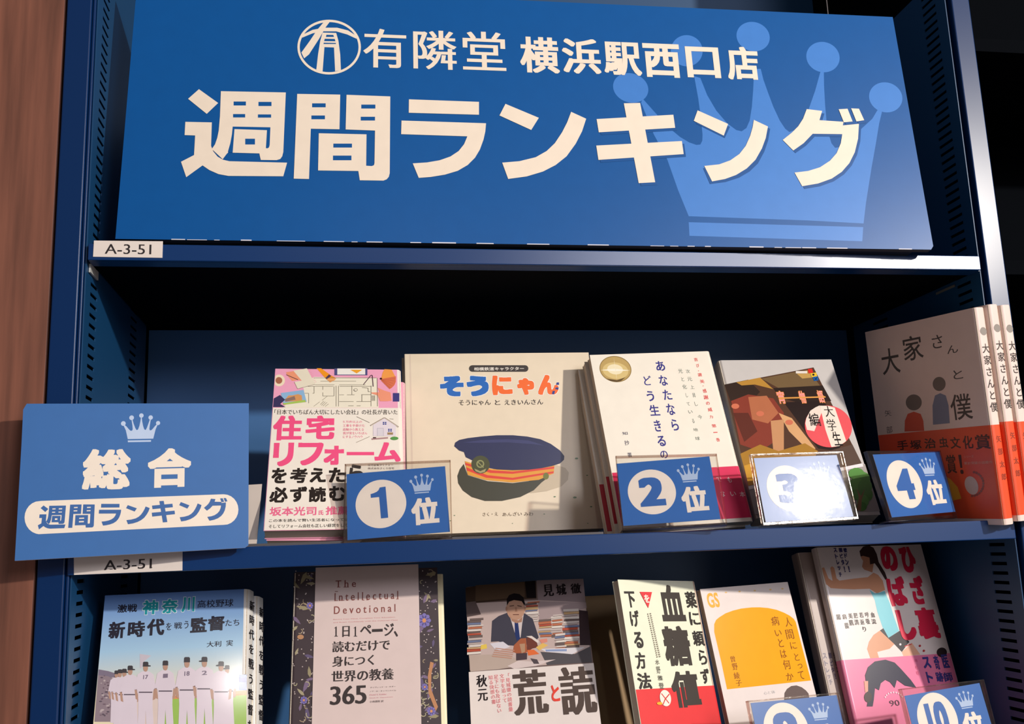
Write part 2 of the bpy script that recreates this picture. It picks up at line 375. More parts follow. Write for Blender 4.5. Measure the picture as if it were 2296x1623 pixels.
# ================================================================== the big ranking sign
SB = (0, 84, 154); SBR = .34
WH = (244, 228, 208)
fr = Frame(-.2065, .8880, .2859, -2.1, 6.0, -.6, .7860, .2726, 1.028)
SW, SH = fr.w, fr.h
sign = thing('ranking_sign', fr, 'large blue board sign with white title and pale crown, standing on the upper shelf', 'sign')
mb = MB(); mb.prism([(0,0),(SW-.003,0),(SW,.004),(SW,SH),(0,SH)], 0, .007, ink(SB, SBR, .4), ink((60,60,66), .8)); mb.build('board', sign)
mb = MB(); mb.box((.02, .020, -.0085), (SW-.02, .045, .001), ink((16,16,20), .6)); mb.box((.02, .0072, .0), (SW-.02, .021, .004), ink((16,16,20), .6)); mb.build('foot', sign)  # full-length black foot; its colour also fills in the shade of the gap
# scuffed white edge of the printed sheet along the bottom and the bumped corner
mb = MB(); x = .05
while x < .77:
    l = random.uniform(.004, .03)
    if random.random() < .75: mb.box((x, -.0002, -.0002), (x+l, .0004, random.uniform(.0003, .0009)), ink((225,225,235), .6))
    x += l+random.uniform(.001, .012)
tag(mb.build('worn_edge', sign), kind='stuff')
p = Print(fr, rough=SBR, spec=.4)
CRN = (66, 128, 205)
p.poly(Z3, [(485,565),(495,545),(560,618),(640,705),(700,755),(750,785),(790,799),(812,797),(823,775),(824,740),(815,650),(800,540),(778,420),(812,430),(850,525),(900,610),(960,680),(1010,717),(1040,724),(1066,706),(1084,665),(1096,590),(1103,500),(1106,440),(1110,380),(1145,380),(1160,440),(1185,510),(1215,590),(1250,665),(1280,710),(1303,728),(1340,715),(1375,680),(1410,600),(1445,500),(1475,392),(1493,395),(1494,470),(1500,580),(1508,670),(1520,740),(1535,790),(1555,815),(1575,812),(1600,795),(1650,760),(1700,710),(1760,655),(1794,598),(1815,610),(1798,680),(1780,790),(1755,930),(1725,1120),(1712,1232),(1400,1215),(748,1192),(690,1050),(630,880),(555,740)], CRN)
p.poly(Z3, [(748,1225),(1710,1252),(1705,1330),(752,1300)], CRN, False)
for cx, cy, rx, ry in ((428,485,99,80),(737,280,88,86),(1103,202,93,80),(1488,315,93,83),(1834,537,93,82)): p.ell(Z3, cx, cy, rx, ry, CRN, rot=18)
p.done('crown_print', sign, 'pale blue crown')
p = Print(fr, depth=-.0002, rough=SBR, spec=.4)
for k in ('ki', 'n2', 'gu'):
    z_, g = G['n' if k == 'n2' else k]; d = 14
    if k == 'n2':
        bx = bbox(g); p.outline(Z3, g, bx, (768+13,607+14,1223+13,1007+14), (14,82,150), (14,82,150))
    else:
        for P, hl in g: p.poly(z_, [(x+13, y+14) for x, y in P], (14,82,150))
p.up(); p.up()
for k in ('shu', 'kan', 'ra', 'n', 'ki', 'gu'):
    z_, g = G[k]; p.up()
    for P, hl in g:
        if not hl: p.poly(z_, P, WH)
    p.up()
    for P, hl in g:
        if hl: p.poly(z_, P, SB, False)
p.outline(Z3, [([(798,607),(977,680),(942,748),(768,668)],0),
  ([(1140,652),(1223,688),(1200,755),(1168,815),(1120,880),(1060,930),(990,968),(920,992),(840,1007),(803,922),(895,911),(965,887),(1025,850),(1070,803),(1105,745),(1127,695)],0)], (768,607,1223,1007), (768,607,1223,1007), WH)
p.done('title_lettering', sign, 'large cream lettering')
p = Print(fr, depth=-.0002, rough=SBR, spec=.4)
p.chars(Z2, [('有',(430,155,667,378)),('隣',(703,163,945,386)),('堂',(973,170,1218,391))], WH, (.014,.006))
B = (.036,.026)
p.text(Z2, '横', (1288,200,1513,405), WH, (.03,.018))
p.chars(Z3, [('浜',(45,210,268,410)),('駅',(272,228,492,418))], WH, (.03,.018))
p.chars(Z3, [('西',(490,237,710,430)),('口',(725,255,928,432)),('店',(947,255,1145,443))], WH, B)
# round emblem
p.ell(Z2, 241, 260, 175, 151, WH, 64); p.ell(Z2, 241, 260, 162, 138, SB, 64)
p.poly(Z2, [(92,208),(98,190),(150,165),(210,153),(285,153),(345,168),(388,196),(392,214),(340,190),(280,173),(205,173),(150,184)], WH)
p.poly(Z2, [(215,118),(245,120),(222,150),(185,215),(130,300),(103,322),(88,290),(135,225),(175,165)], WH)
p.poly(Z2, [(205,180),(280,182),(292,225),(302,300),(306,388),(274,393),(268,262),(215,260),(205,394),(170,388),(180,300),(192,225)], WH)
p.poly(Z2, [(226,192),(264,193),(268,204),(223,204)], SB); p.poly(Z2, [(217,214),(272,215),(276,228),(213,227)], SB); p.poly(Z2, [(211,236),(278,237),(279,243),(210,243)], SB)
p.done('shop_name_lettering', sign, 'thin cream lettering and round emblem')

# ================================================================== hanging category card
fr = Frame(-.2675, .8616, .0051, 7.6, 6.4, .9, .1834, .1303)
card = thing('category_card', fr, 'blue card with crown and white pill title hanging over the middle shelf edge', 'sign')
CB = (50, 106, 172)
cp = [fr.at(*q) for q in ((60,905),(558,904),(557,1222),(549,1228),(33,1257),(48,1000),(52,918))]
mb = MB(); mb.prism(cp[::-1], 0, .0022, ink(CB, .5), ink((222,224,232), .7)); mb.build('board', card)
mb = MB(); mb.box((.05, .0022, .010), (.125, .0425, .014), ink((120,120,124), .4)); mb.box((.05, .030, .010), (.125, .0345, .045), ink((120,120,124), .4)); mb.build('clip', card)
ZC = ZL2; p = Print(fr, rough=.5); CW = (246, 232, 215)
p.outline(ZC, CROWN, (997,241,1328,485), (997,243,1328,485), (190,208,236))
p.chars(ZC, [('総',(680,535,1085,880))], CW, (.034,.03)); p.chars(ZC, [('合',(1222,530,1583,862))], CW, (.042,.042))
pill = [(340,970),(1850,915)]+[(1850+122*math.sin(t*math.pi/12), 1042-127*math.cos(t*math.pi/12)) for t in range(1,12)]+[(1850,1168),(320,1245)]+[(330-127*math.sin(t*math.pi/12), 1108+137*math.cos(t*math.pi/12)) for t in range(1,12)]
p.poly(ZC, pill, CW)
for k, bx in (('shu',(312,1000,550,1206)),('kan',(565,993,785,1197)),('ra',(815,988,1005,1175)),('n',(1040,998,1240,1163)),('ki',(1255,966,1450,1151)),('n',(1482,973,1668,1140)),('gu',(1688,945,1882,1135))):
    p.outline(ZC, G[k][1], bbox(G[k][1]), bx, (52,100,165), CW)
p.done('lettering', card)

r_ = ray(470, 1208); r_ = r_/r_.y*.940
fr = Frame(r_.x, .940, .0121, 0, 10, 0, .05, .05)
t = thing('blank_card', fr, 'plain off-white card standing half hidden behind the blue category card', 'card')
Q = [fr.at(*q) for q in ((470,1078),(588,1071),(576,1204),(470,1208))]; q0 = Q[3][1]
mb = MB(); mb.prism([(a, b-min(Q[2][1], q0)) for a, b in Q[::-1]], 0, .0008, ink((208,194,182), .6)); mb.build('sheet', t)
mb = MB(); mb.box((.005, .0008, .0), (Q[2][0]-.005, .020, .0008), ink((190,180,170), .6)); mb.build('fold', t)

# ================================================================== books
def book(name, fr, t, label, col, spine='R', rough=.35, spinecol=None, hard=False, obi=None, pages=PAGES, group=None, ct=.0005, bulge=.0, cat='book', skew=0.0):
    """soft or hard bound book in its own frame; returns the thing"""
    o = thing(name, fr, label, cat, group); w_, h_ = fr.w, fr.h
    def sk(mb):
        mb.v = [(x+skew*y, y, z) for x, y, z in mb.v]; return mb
    mt = col if not isinstance(col, tuple) else ink(col, rough); sm = ink(spinecol, rough) if spinecol else mt
    r = min(.004, t*.4) if not hard else .0012
    if hard: ct = .0022
    def wrap(mb, z0, z1, off, xin, ma, ms, fx=0):
        n = 5; path = [(xin, 0, ma)]
        for i in range(n+1): a = math.pi/2*i/n; path.append((w_-r+r*math.sin(a), r-r*math.cos(a), ms))
        for i in range(n+1): a = math.pi/2*i/n; path.append((w_-r+r*math.cos(a), t-r+r*math.sin(a), ms))
        path.append((xin, t, ma))
        cxm, cym = (w_)/2, t/2
        def outp(x, y, k):
            yy = y+(-1 if y < cym else 1)*k*(1 if x < w_-r*.3 or abs(y-cym) > t*.3 else 0); xx = x+(k if x > w_-r*.5 else 0); return xx, yy
        O = [outp(x, y, off) for x, y, _ in path]; I = [outp(x, y, off-ct) for x, y, _ in path]
        if spine == 'L': O = [(w_-x, y) for x, y in O]; I = [(w_-x, y) for x, y in I]
        N = len(O)
        for i in range(N-1):
            mm = ma if i in (0, N-2) else ms
            for q, fl in ((O, 0), (I, 1)):
                vs = [(q[i][0], q[i][1], z0), (q[i+1][0], q[i+1][1], z0), (q[i+1][0], q[i+1][1], z1), (q[i][0], q[i][1], z1)]
                mb.poly(vs if not fl else vs[::-1], mm)
            for zz in (z0, z1): mb.poly([(O[i][0],O[i][1],zz),(O[i+1][0],O[i+1][1],zz),(I[i+1][0],I[i+1][1],zz),(I[i][0],I[i][1],zz)], mm)
        for k in (0, N-1): mb.poly([(O[k][0],O[k][1],z0),(I[k][0],I[k][1],z0),(I[k][0],I[k][1],z1),(O[k][0],O[k][1],z1)], ma)
    mb = MB(); wrap(mb, 0, h_, 0, 0, mt, sm); sk(mb).build('cover', o)
    e = .003 if hard else .0006; mb = MB(); xs = (e, w_-.0012) if spine == 'R' else (.0012, w_-e)
    mb.box((xs[0], ct+.0001, e), (xs[1], t-ct-.0001, h_-e), pages); sk(mb).build('pages', o)
    if obi:
        z0, z1, oc = obi; ct0 = ct; mb = MB(); ct = .00015; wrap(mb, z0, z1, .00025, .0005, ink(oc, rough), ink(oc, rough)); ct = ct0; mb.build('paper_band', o)
    return o
def spine_print(fr, t, side='R', skew=0):
    """sheet frame of the spine face"""
    g = Frame(0,0,0,0,0,0); g.u = fr.d if side == 'R' else -fr.d; g.v = fr.v; g.d = -fr.u if side == 'R' else fr.u
    g.o = fr.world(fr.w if side == 'R' else 0, 0, 0 if side == 'R' else t); g.w = t; g.h = fr.h
    if skew: g.u = (fr.d+fr.u*skew).normalized(); g.d = -(fr.u-fr.d*skew).normalized(); g.o = g.o-g.d*.0003
    return g
def vcol(p, s, x0, z0, x1, z1, size, col, bold=(0,0), squash=1):
    """vertical line of characters in sheet metres from (x0, z0) down to (x1, z1)"""
    n = len(s)
    for i, c_ in enumerate(s):
        if c_ == ' ': continue
        f = (i+.5)/n; vs, fs = bold_glyph(c_, bold[0], bold[1], 64) if (bold[0] or bold[1]) else glyphs(c_)
        if c_ == 'ー': vs = [(.5+(y-.38), .38-(x-.5)) for x, y in vs]
        p.put(vs, fs, (x0+(x1-x0)*f, z0+(z1-z0)*f, size*squash, size), col, em=(0,-.12,1,.88))

# ---- 1: home renovation book (a second copy lies under it)
fr = Frame(-.0770, .9251, .0232, .3, 27.5, -1.0, .1281, .1872)
RED = (250, 88, 138)
book('book', fr.shifted(.0015, .0165, -.0010, -1.2), .0125, 'second copy of the pink and white renovation paperback, lying beneath the front one', (240,168,190), rough=.3)
ztop_obi = fr.at(700, 914.5)[1]
b = book('book', fr, .0155, 'paperback with pink tools picture above a white paper band with pink and black title', (248,172,200), rough=.3, obi=(.0004, ztop_obi, (250,240,226)), spinecol=(246,232,226))
A, Bz, D3 = Z(560,800,7.377), Z(740,800,7.377), Z(560,1000,7.058)
p = Print(fr, rough=.3)
p.poly(PX, [(704,845),(845,847),(849,914),(634,914),(648,900),(686,902),(681,872),(676,862)], (247,238,216))
p.poly(A, [(max(424-(y-300)*.06, x), y) for x, y in circ(485, 390, 97, 30)], (250,232,200)); p.poly(A, [(max(422-(y-300)*.06, x), y) for x, y in circ(482, 390, 56, 24)], (176,110,84))
p.poly(A, [(600,255),(735,235),(860,395),(800,382),(700,400),(610,295)], (246,160,122))
p.poly(A, [(720,228),(945,190),(1082,452),(790,530),(735,415),(860,395)], (240,230,206))
for i in range(9): p.line(A, [(962+i*13, 215+i*26),(1000+i*13, 205+i*26)], 5, (238,150,160))
p.line(A, [(790,530),(1082,455)], 6, (90,60,60)); p.line(A, [(735,415),(790,530)], 5, (120,80,70)); p.line(A, [(605,297),(800,380)], 12, (80,50,66))
p.poly(A, [(1105,190),(1180,190),(1350,310),(1430,352),(1410,385),(1330,425),(1262,368)], (250,158,40)); p.poly(A, [(1262,368),(1375,345),(1430,352),(1410,385),(1330,425)], (248,176,112)); p.poly(A, [(1312,290),(1350,318),(1272,372),(1250,350)], (86,60,84))
p.rect(Bz, 72,192,618,306, (88,84,134)); p.rect(Bz, 120,194,582,295, (248,244,236)); p.poly(Bz, [(332,214),(535,214),(440,276)], (248,170,50))
p.poly(Bz, [(900,205),(1020,212),(1060,290),(1090,345),(845,365),(870,260)], (250,164,82)); p.poly(Bz, [(835,368),(1090,322),(1088,415),(1065,470),(1020,515),(985,535),(850,400)], (226,120,84))
for i in range(5): p.line(Bz, [(850,380),(1085-i*22,360+i*40)], 5, (190,90,66))
p.ell(Bz, 842, 362, 20, 15, (60,30,30))
p.poly(Bz, [(680,590),(820,588),(790,512),(900,560),(1000,590),(1020,725),(950,735),(830,735),(790,640),(690,608)], (250,160,128)); p.rect(Bz, 1040,600,1146,740, (72,68,132))
p.poly(A, [(515,600),(890,548),(942,745),(560,792)], (150,190,226)); p.poly(A, [(600,690),(640,640),(700,640),(800,618),(860,640),(870,730),(580,745)], (226,160,100)); p.poly(A, [(548,770),(915,712),(930,748),(560,795)], (176,206,96)); p.poly(A, [(580,700),(740,650),(760,710),(590,745)], (150,120,110))
p.poly(A, [(398,690),(500,632),(585,712),(505,782),(592,832),(388,832)], (64,58,96))
LN = (120,112,96)
for P in ([(1060,350),(1915,350)],[(1170,402),(1760,402)],[(1085,465),(1400,465)],[(1480,465),(1915,465)],[(960,490),(1380,490)],[(1430,480),(1430,820)],[(1470,480),(1470,820)],[(1210,490),(1210,545)],[(1210,590),(1210,650),(1395,650),(1395,490)],[(910,605),(975,605),(975,770)],[(1040,605),(1065,605),(1065,490)],[(1690,480),(1690,630)],[(1480,630),(1560,630)],[(1610,630),(1735,630)],[(1480,742),(1720,742)],[(1200,720),(1280,655)],[(1060,820),(1160,745)],[(1170,790),(1225,735)],[(1190,805),(1250,745)],[(1215,815),(1280,755)],[(1250,822),(1305,780)],[(1630,812),(1720,812)],[(1770,812),(1835,812)]): p.line(A, P, 6, LN)
for P in ([(680,480),(680,820)],[(160,490),(690,490)],[(780,350),(785,820)],[(530,510),(630,520),(635,580),(665,580)],[(520,628),(680,628)],[(440,742),(680,742)],[(528,630),(528,740)],[(0,350),(770,350)],[(700,640),(700,730)],[(720,640),(720,730)],[(740,640),(740,730)]): p.line(Bz, P, 6, LN)
p.line(Bz, [(555,460),(680,305),(700,310),(715,495)], 13, (96,66,80)); p.ell(Bz, 425, 550, 32, 24, LN); p.ell(Bz, 425, 550, 25, 18, (247,238,216))
p.done('tools_picture', b)
p = Print(fr, depth=-.0003, rough=.3); BK = (44,36,32)
p.text(PX, '「日本でいちばん大切にしたい会社」の社長が書いた', (616.5,918,893,929.5), BK, (.01,.01))
p.chars(A, [('住',(375,970,878,1380)),('宅',(920,970,1412,1362))], RED, (.045,.035))
p.chars(PX, [('リ',(611,992,660,1045)),('フ',(667,992,726,1043)),('ォ',(725.8,999,771.8,1042)),('ム',(839.4,991.4,898,1035))], RED, (.045,.04))
p.rect(PX, 777.5,1013.2,838.8,1020.5, RED)
p.chars(D3, [('を',(340,345,590,590)),('考',(635,345,920,585)),('え',(950,345,1210,575)),('た',(1250,340,1530,575)),('ら',(1570,290,1800,560)),('必',(310,645,610,895)),('ず',(630,640,910,885)),('読',(930,645,1212,887)),('む',(1255,630,1520,870))], BK, (.036,.036))
p.chars(D3, [('坂本光司',(315,955,1060,1105)),('氏',(1090,1015,1170,1090)),('推薦！',(1205,950,1640,1090))], (244,112,150), (.02,.018))
p.chars(D3, [('この本を読んで賢い生活者になってほしい',(310,1135,1720,1205)),('そしてリフォーム会社も正しい経営をしてほしい',(305,1220,1760,1300))], BK, (.008,.008))
p.chars(Bz, [('５万件以上の',(215,1055,530,1095)),('工事を手掛けた',(215,1115,575,1160)),('経験から教える',(215,1180,560,1225)),('我が家をいちばん',(215,1240,620,1285)),('にするノウハウ',(215,1300,540,1345))], (240,130,160))
ZA = Z(740,1010,7.057)
p.chars(ZA, [('住宅産業ダイナミー',(600,215,1000,247)),('株式会社さくら住宅',(600,265,1015,300))], (120,100,96))
p.line(Bz, [(440,990),(655,1090)], 7, (130,116,100)); p.line(Bz, [(432,1418),(655,1320)], 7, (130,116,100)); p.line(Bz, [(985,1025),(1050,1030)], 6, (130,116,100))
p.poly(Bz, [(712,1130),(900,1015),(1092,1130),(1090,1312),(712,1312)], (238,226,232)); p.line(Bz, [(668,1140),(900,1010),(1132,1162)], 22, (120,100,90)); p.line(Bz, [(672,1142),(900,1014),(1128,1162)], 13, (222,206,190))
p.rect(Bz, 775,1178,888,1312, (206,196,206)); p.rect(Bz, 786,1188,878,1312, (228,220,226))
for x, y in ((872,1078),(906,1078),(872,1104),(906,1104),(960,1192),(996,1192),(960,1218),(996,1218)): p.rect(Bz, x,y,x+26,y+20, (70,80,150))
p.rect(Bz, 948,1252,1042,1290, (170,140,100)); p.line(Bz, [(690,1362),(960,1340)], 30, (190,150,150)); p.rect(Bz, 712,1330,762,1352, (90,66,66)); p.ell(Bz, 1065,1350,66,28, (96,160,84))
p.done('band_lettering', b)

# ---- 2: picture book with the station cap
fr = Frame(.0534, .9300, .0153, -1.9, 9.2, -.1, .1874, .1804, 1.09)
book('picture_book', fr.shifted(-.0022, .0105, -.0005, .1), .008, 'second copy of the square picture book, just behind the front one', (226,214,196), spine='L', hard=True, cat='book')
b = book('picture_book', fr, .0095, 'square cream hardback picture book with a station cap drawing', (238,221,194), spine='L', hard=True, rough=.3, cat='book')
P8 = Z(960,780,3.382)
p = Print(fr, rough=.3)
p.poly(PX, [(917.5,795),(921,795),(929,1196),(924.5,1196)], (226,206,184))
pl = [(335,131),(735,131)]+[(735+25*math.sin(t*math.pi/8),156-25*math.cos(t*math.pi/8)) for t in range(1,8)]+[(735,181),(335,181)]+[(335-26*math.sin(t*math.pi/8),156+25*math.cos(t*math.pi/8)) for t in range(1,8)]
p.poly(P8, pl, (62,54,50)); p.up(2); p.text(P8, '相模鉄道キャラクター', (348,143,728,173), (240,232,220), (.012,.012))
W2 = (250,244,234)
TT = [('そ',(88,212,272,368),(28,104,190)),('う',(290,210,462,366),(28,104,190)),('に',(480,208,642,358),(250,110,40)),('ゃ',(672,228,808,356),(250,110,40)),('ん',(826,204,992,355),(250,110,40))]
for c_, bx, co in TT: p.text(P8, c_, (bx[0]-4,bx[1]-4,bx[2]+4,bx[3]+4), W2, (.085,.085))
p.up(12)
for c_, bx, co in TT: p.text(P8, c_, bx, co, (.062,.062))
p.up(12)
for P in ([(975,262),(992,262),(992,280),(970,280)],[(968,300),(990,300),(986,318),(962,312)],[(944,326),(962,326),(956,352),(938,350)]): p.poly(P8, P, (40,60,140))
p.chars(P8, [('そうにゃん',(232,393,475,436)),('と',(505,395,548,432)),('えきいんさん',(578,390,873,432))], (54,44,38), (.01,.01))
p.poly(P8, [(900,885),(980,890),(1040,910),(1066,945),(1060,1000),(1010,1050),(900,1085),(780,1100),(700,1080)], (206,188,160))
p.poly(P8, [(270,880),(300,965),(450,1010),(640,1025),(760,1010),(870,975),(915,965),(900,990),(860,1020),(800,1080),(700,1130),(560,1160),(430,1160),(330,1130),(262,1080),(228,1025),(222,970),(240,920)], (66,64,48))
p.poly(P8, [(278,858),(480,918),(640,928),(958,888),(952,952),(840,1000),(640,1020),(440,1002),(300,962)], (232,160,52))
p.poly(P8, [(280,870),(480,928),(640,938),(956,900),(955,915),(640,955),(470,948),(283,888)], (226,66,50)); p.poly(P8, [(288,905),(450,965),(640,985),(953,935),(950,950),(640,1002),(440,985),(294,930)], (226,66,50))
p.ell(P8, 893,972,22,26, (116,120,50))
p.poly(P8, [(198,745),(205,718),(235,698),(300,684),(400,672),(520,662),(640,662),(750,672),(850,692),(930,728),(1000,778),(1032,820),(1030,848),(1000,876),(940,896),(860,912),(760,924),(640,928),(520,922),(440,905),(380,875),(320,845),(285,828),(272,790),(235,778)], (40,44,84))
p.poly(P8, [(262,718),(400,700),(600,692),(760,702),(880,740),(800,730),(600,716),(400,720)], (58,62,108))
p.ell(P8, 397,885,70,68, (74,76,44)); p.ell(P8, 395,880,30,30, (150,150,96)); p.ell(P8, 395,880,20,20, (74,76,44)); p.poly(P8, [(350,915),(395,935),(440,915),(430,940),(395,950),(360,935)], (170,160,110)); p.line(P8, [(372,860),(420,908)], 8, (150,150,96))
p.chars(P8, [('さく・え',(413,1245,530,1276)),('あんざい',(563,1243,712,1276)),('みわ',(727,1243,797,1275))], (120,102,80))
for x, y, r_ in ((1125,838,9),(1112,1134,10),(1205,966,5),(1235,1204,6),(960,1128,6),(200,1270,4),(880,1260,4),(170,1310,4),(1210,1330,4),(640,1330,3)): p.ell(P8, x, y, r_*1.4, r_*.7, (96,130,90), 10)
p.done('cover_print', b)

# ---- 3: white book with indigo vertical title
fr = Frame(.2503, .8937, .0129, -.2, 19.9, 1.8, .1305, .1901, 1.05)
K3 = Z(1280,760,3.381)
zo = fr.at(*K3(1200,966))[1]; zb_ = fr.at(*K3(1300,1378))[1]
for i, (dx, dy) in enumerate(((-.0035,.0125),(-.0085,.0245))):
    book('book', fr.shifted(dx, dy, -.001-.003*i, 0), .0105, ('white red-banded essay book, second of its stack, just behind the front copy', 'white red-banded essay book at the back of its stack')[i], (236,228,214), obi=(.012,.063,(190,38,60)), rough=.4)
b = book('book', fr, .0115, 'white essay book with gold disc, indigo title in columns and crimson paper band', (247,238,222), obi=(max(zb_,.004), zo, (228,44,92)), rough=.3)
p = Print(fr, rough=.3)
p.ell(K3, 338,228,122,98, (150,124,74), 48, 12); p.ell(K3, 338,228,116,92, (196,166,104), 48, 12); p.ell(K3, 338,240,98,62, (222,196,132), 40, 8); p.ell(K3, 335,230,60,38, (246,232,194), 32, 8)
p.poly(K3, [(225,235),(330,225),(450,238),(330,245)], (252,246,226)); p.poly(K3, [(325,140),(335,230),(350,320),(340,235)], (250,238,206)); p.poly(K3, [(270,300),(350,312),(415,290),(380,318),(345,326),(300,318)], (100,78,48))
p.done('gold_disc', b, 'gold disc with a bright cross of light'); p = Print(fr, rough=.3)
IN = (58,56,136)
p.chars(K3, [('あ',(636,166,720,242)),('な',(660,273,740,354)),('た',(690,383,772,462)),('な',(716,488,797,578)),('ら',(753,607,824,694)),('ど',(545,278,618,352)),('う',(568,393,638,472)),('生',(588,498,680,582)),('き',(623,612,692,702)),('る',(648,732,725,814)),('の',(672,845,740,905))], IN, (.02,.008))
GG = (112,126,116)
p.chars(K3, [('次',(868,230,905,260)),('元',(880,288,922,320)),('上',(902,350,938,378)),('昇',(918,410,950,445)),('し',(935,475,965,508)),('今',(958,575,998,608)),('光',(810,225,850,260)),('と',(835,290,862,320)),('化',(843,345,882,380)),('し',(868,410,890,442)),('て',(875,480,905,505)),('い',(888,540,925,565)),('る',(915,605,940,638)),('地',(925,675,965,700)),('球',(940,740,980,768))], GG)
p.chars(K3, [('喜',(930,143,966,170)),('び',(947,188,975,215)),('讃',(960,258,996,285)),('美',(975,308,1015,335)),('感',(997,378,1032,408)),('謝',(1003,425,1045,458)),('の',(1022,475,1055,500)),('威',(1035,520,1075,550)),('力',(1048,578,1080,602)),('第',(1065,645,1105,672)),('一',(1080,704,1112,712)),('巻',(1098,750,1132,778))], (232,100,96), (.02,.01))
for x, y in ((968,242),(1003,356)): p.ell(K3, x, y, 3, 3, (232,100,96), 8)
p.chars(K3, [('知',(388,703,432,728)),('抄',(403,768,446,806)),('著',(425,860,465,896))], (96,92,110))
p.done('cover_lettering', b)
p = Print(fr, depth=-.0003, rough=.3); p.chars(K3, [('で',(1100,1045,1145,1082)),('も',(1182,1045,1222,1088)),('な',(1130,1150,1172,1195)),('い',(1205,1155,1255,1190)),('本',(1275,1155,1325,1198))], (250,226,226), (.01,.005)); p.done('band_lettering', b)

# ---- 4: novel with warm car-interior coloured picture (picture itself kept plain and generic)
fr = Frame(.3916, .9156, .0195, -1.8, 23.3, -.3, .1296, .1871, 1.035)
K4 = Z(1580,760,3.381)
b = book('book', fr, .020, 'novel with grey-white border, dark amber picture and red round sticker', (206,200,196), spine='L', rough=.22, spinecol=(178,170,166))
p = Print(fr, rough=.22)
q_ = [(150,345),(825,215),(1190,942),(335,1115)]
p.poly(K4, q_, (88,60,46))
p.poly(K4, [(150,345),(330,308),(420,400),(330,500),(230,560),(205,500)], (58,44,38)); p.poly(K4, [(240,328),(420,292),(520,380),(380,345),(280,352)], (190,140,62))
p.poly(K4, [(430,300),(780,232),(880,360),(560,372)], (120,96,66)); p.poly(K4, [(520,372),(895,352),(960,470),(700,480),(560,440)], (50,38,34)); p.poly(K4, [(690,255),(800,235),(830,290),(740,300)], (198,158,90))
p.poly(K4, [(200,470),(330,420),(520,450),(600,560),(560,760),(420,850),(270,800)], (140,64,50)); p.poly(K4, [(330,440),(470,430),(560,560),(480,640),(360,610)], (186,112,78)); p.poly(K4, [(215,560),(330,560),(400,700),(300,780)], (100,50,40))
p.poly(K4, [(560,560),(660,600),(840,830),(800,860),(640,700)], (222,170,120)); p.poly(K4, [(500,620),(600,610),(600,850),(520,850)], (206,150,106))
p.poly(K4, [(270,870),(420,800),(560,850),(760,790),(860,850),(760,1028),(335,1115)], (176,128,52)); p.poly(K4, [(300,960),(500,900),(700,960),(560,1068),(330,1110)], (212,158,60)); p.poly(K4, [(600,480),(900,470),(1080,720),(1010,850),(860,830)], (46,34,32)); p.poly(K4, [(900,860),(1120,800),(1190,942),(860,1008)], (96,76,66))
for x in (232, 420, 640): p.ell(K4, x, 440+x*.3, 30, 20, (214,120,90), 16)
for c_, bx in (('宵',(536,392,622,492)),('物',(702,392,778,490)),('語',(842,388,918,486))): p.text(K4, c_, bx, (236,150,70), (.06,.05)); p.up(12); p.text(K4, c_, (bx[0]+4,bx[1]+4,bx[2]-4,bx[3]-4), (255,160,160), (.012,.012))
p.line(K4, [(560,450),(915,440)], 14, (228,160,80))
p.rect(K4, 690,244,776,262, (236,226,216)); p.poly(K4, [(780,230),(812,226),(822,256),(788,262)], (222,50,40)); p.poly(K4, [(800,262),(845,255),(852,284),(810,290)], (238,196,60)); p.poly(K4, [(818,290),(856,284),(862,314),(828,320)], (30,100,180)); p.ell(K4, 823, 272, 9, 8, (40,40,40), 14); p.line(K4, [(830,295),(852,312)], 5, (20,20,30)); p.line(K4, [(852,292),(832,314)], 5, (20,20,30))
p.ell(K4, 937,664,180,157, (238,92,98), 48, 14)
p.poly(K4, [(770,600),(800,545),(838,520),(870,505),(885,560),(830,700),(775,690),(762,640)], (246,226,212)); p.poly(K4, [(872,507),(935,508),(985,522),(1072,775),(1020,812),(960,820),(915,690)], (248,232,216))
p.chars(K4, [('編',(776,562,884,662)),('大',(893,508,988,592)),('学',(914,608,1006,698)),('生',(955,702,1050,808))], (34,30,30), (.01,.006))
p.done('cover_picture', b)
# lower paper band with green tree
p = Print(fr, depth=-.0012, rough=.25); gy = (176,168,164)
mb = MB(); L4 = [fr.at(*K4(*q)) for q in ((335,1115),(1190,950),(1318,1322),(380,1345))]; 
z0 = .004; mb.prism([(0.0,z0),(fr.w+.0004,z0),(fr.w+.0004,L4[1][1]),(0.0,L4[0][1])], -.0006, -.0002, ink(gy,.25)); mb.build('paper_band', b)
p.poly(K4, [(330,1118),(1196,942),(1203,966),(336,1142)], (244,238,240))  # white strip paints the light along the band's top edge
for x, y, rx, ry in ((1150,1020,60,45),(1195,1060,60,55),(1150,1110,60,60),(1215,1120,55,60),(1235,1180,40,50),(1200,1230,45,50),(1190,1270,40,35),(1150,1180,45,40)): p.ell(K4, x, y, rx, ry, random.choice([(94,150,74),(108,168,84),(84,138,66)]), 14)
p.poly(K4, [(1150,1300),(1168,1200),(1150,1130),(1185,1190),(1215,1130),(1190,1220),(1185,1300)], (150,110,80))
p.done('band_print', b)

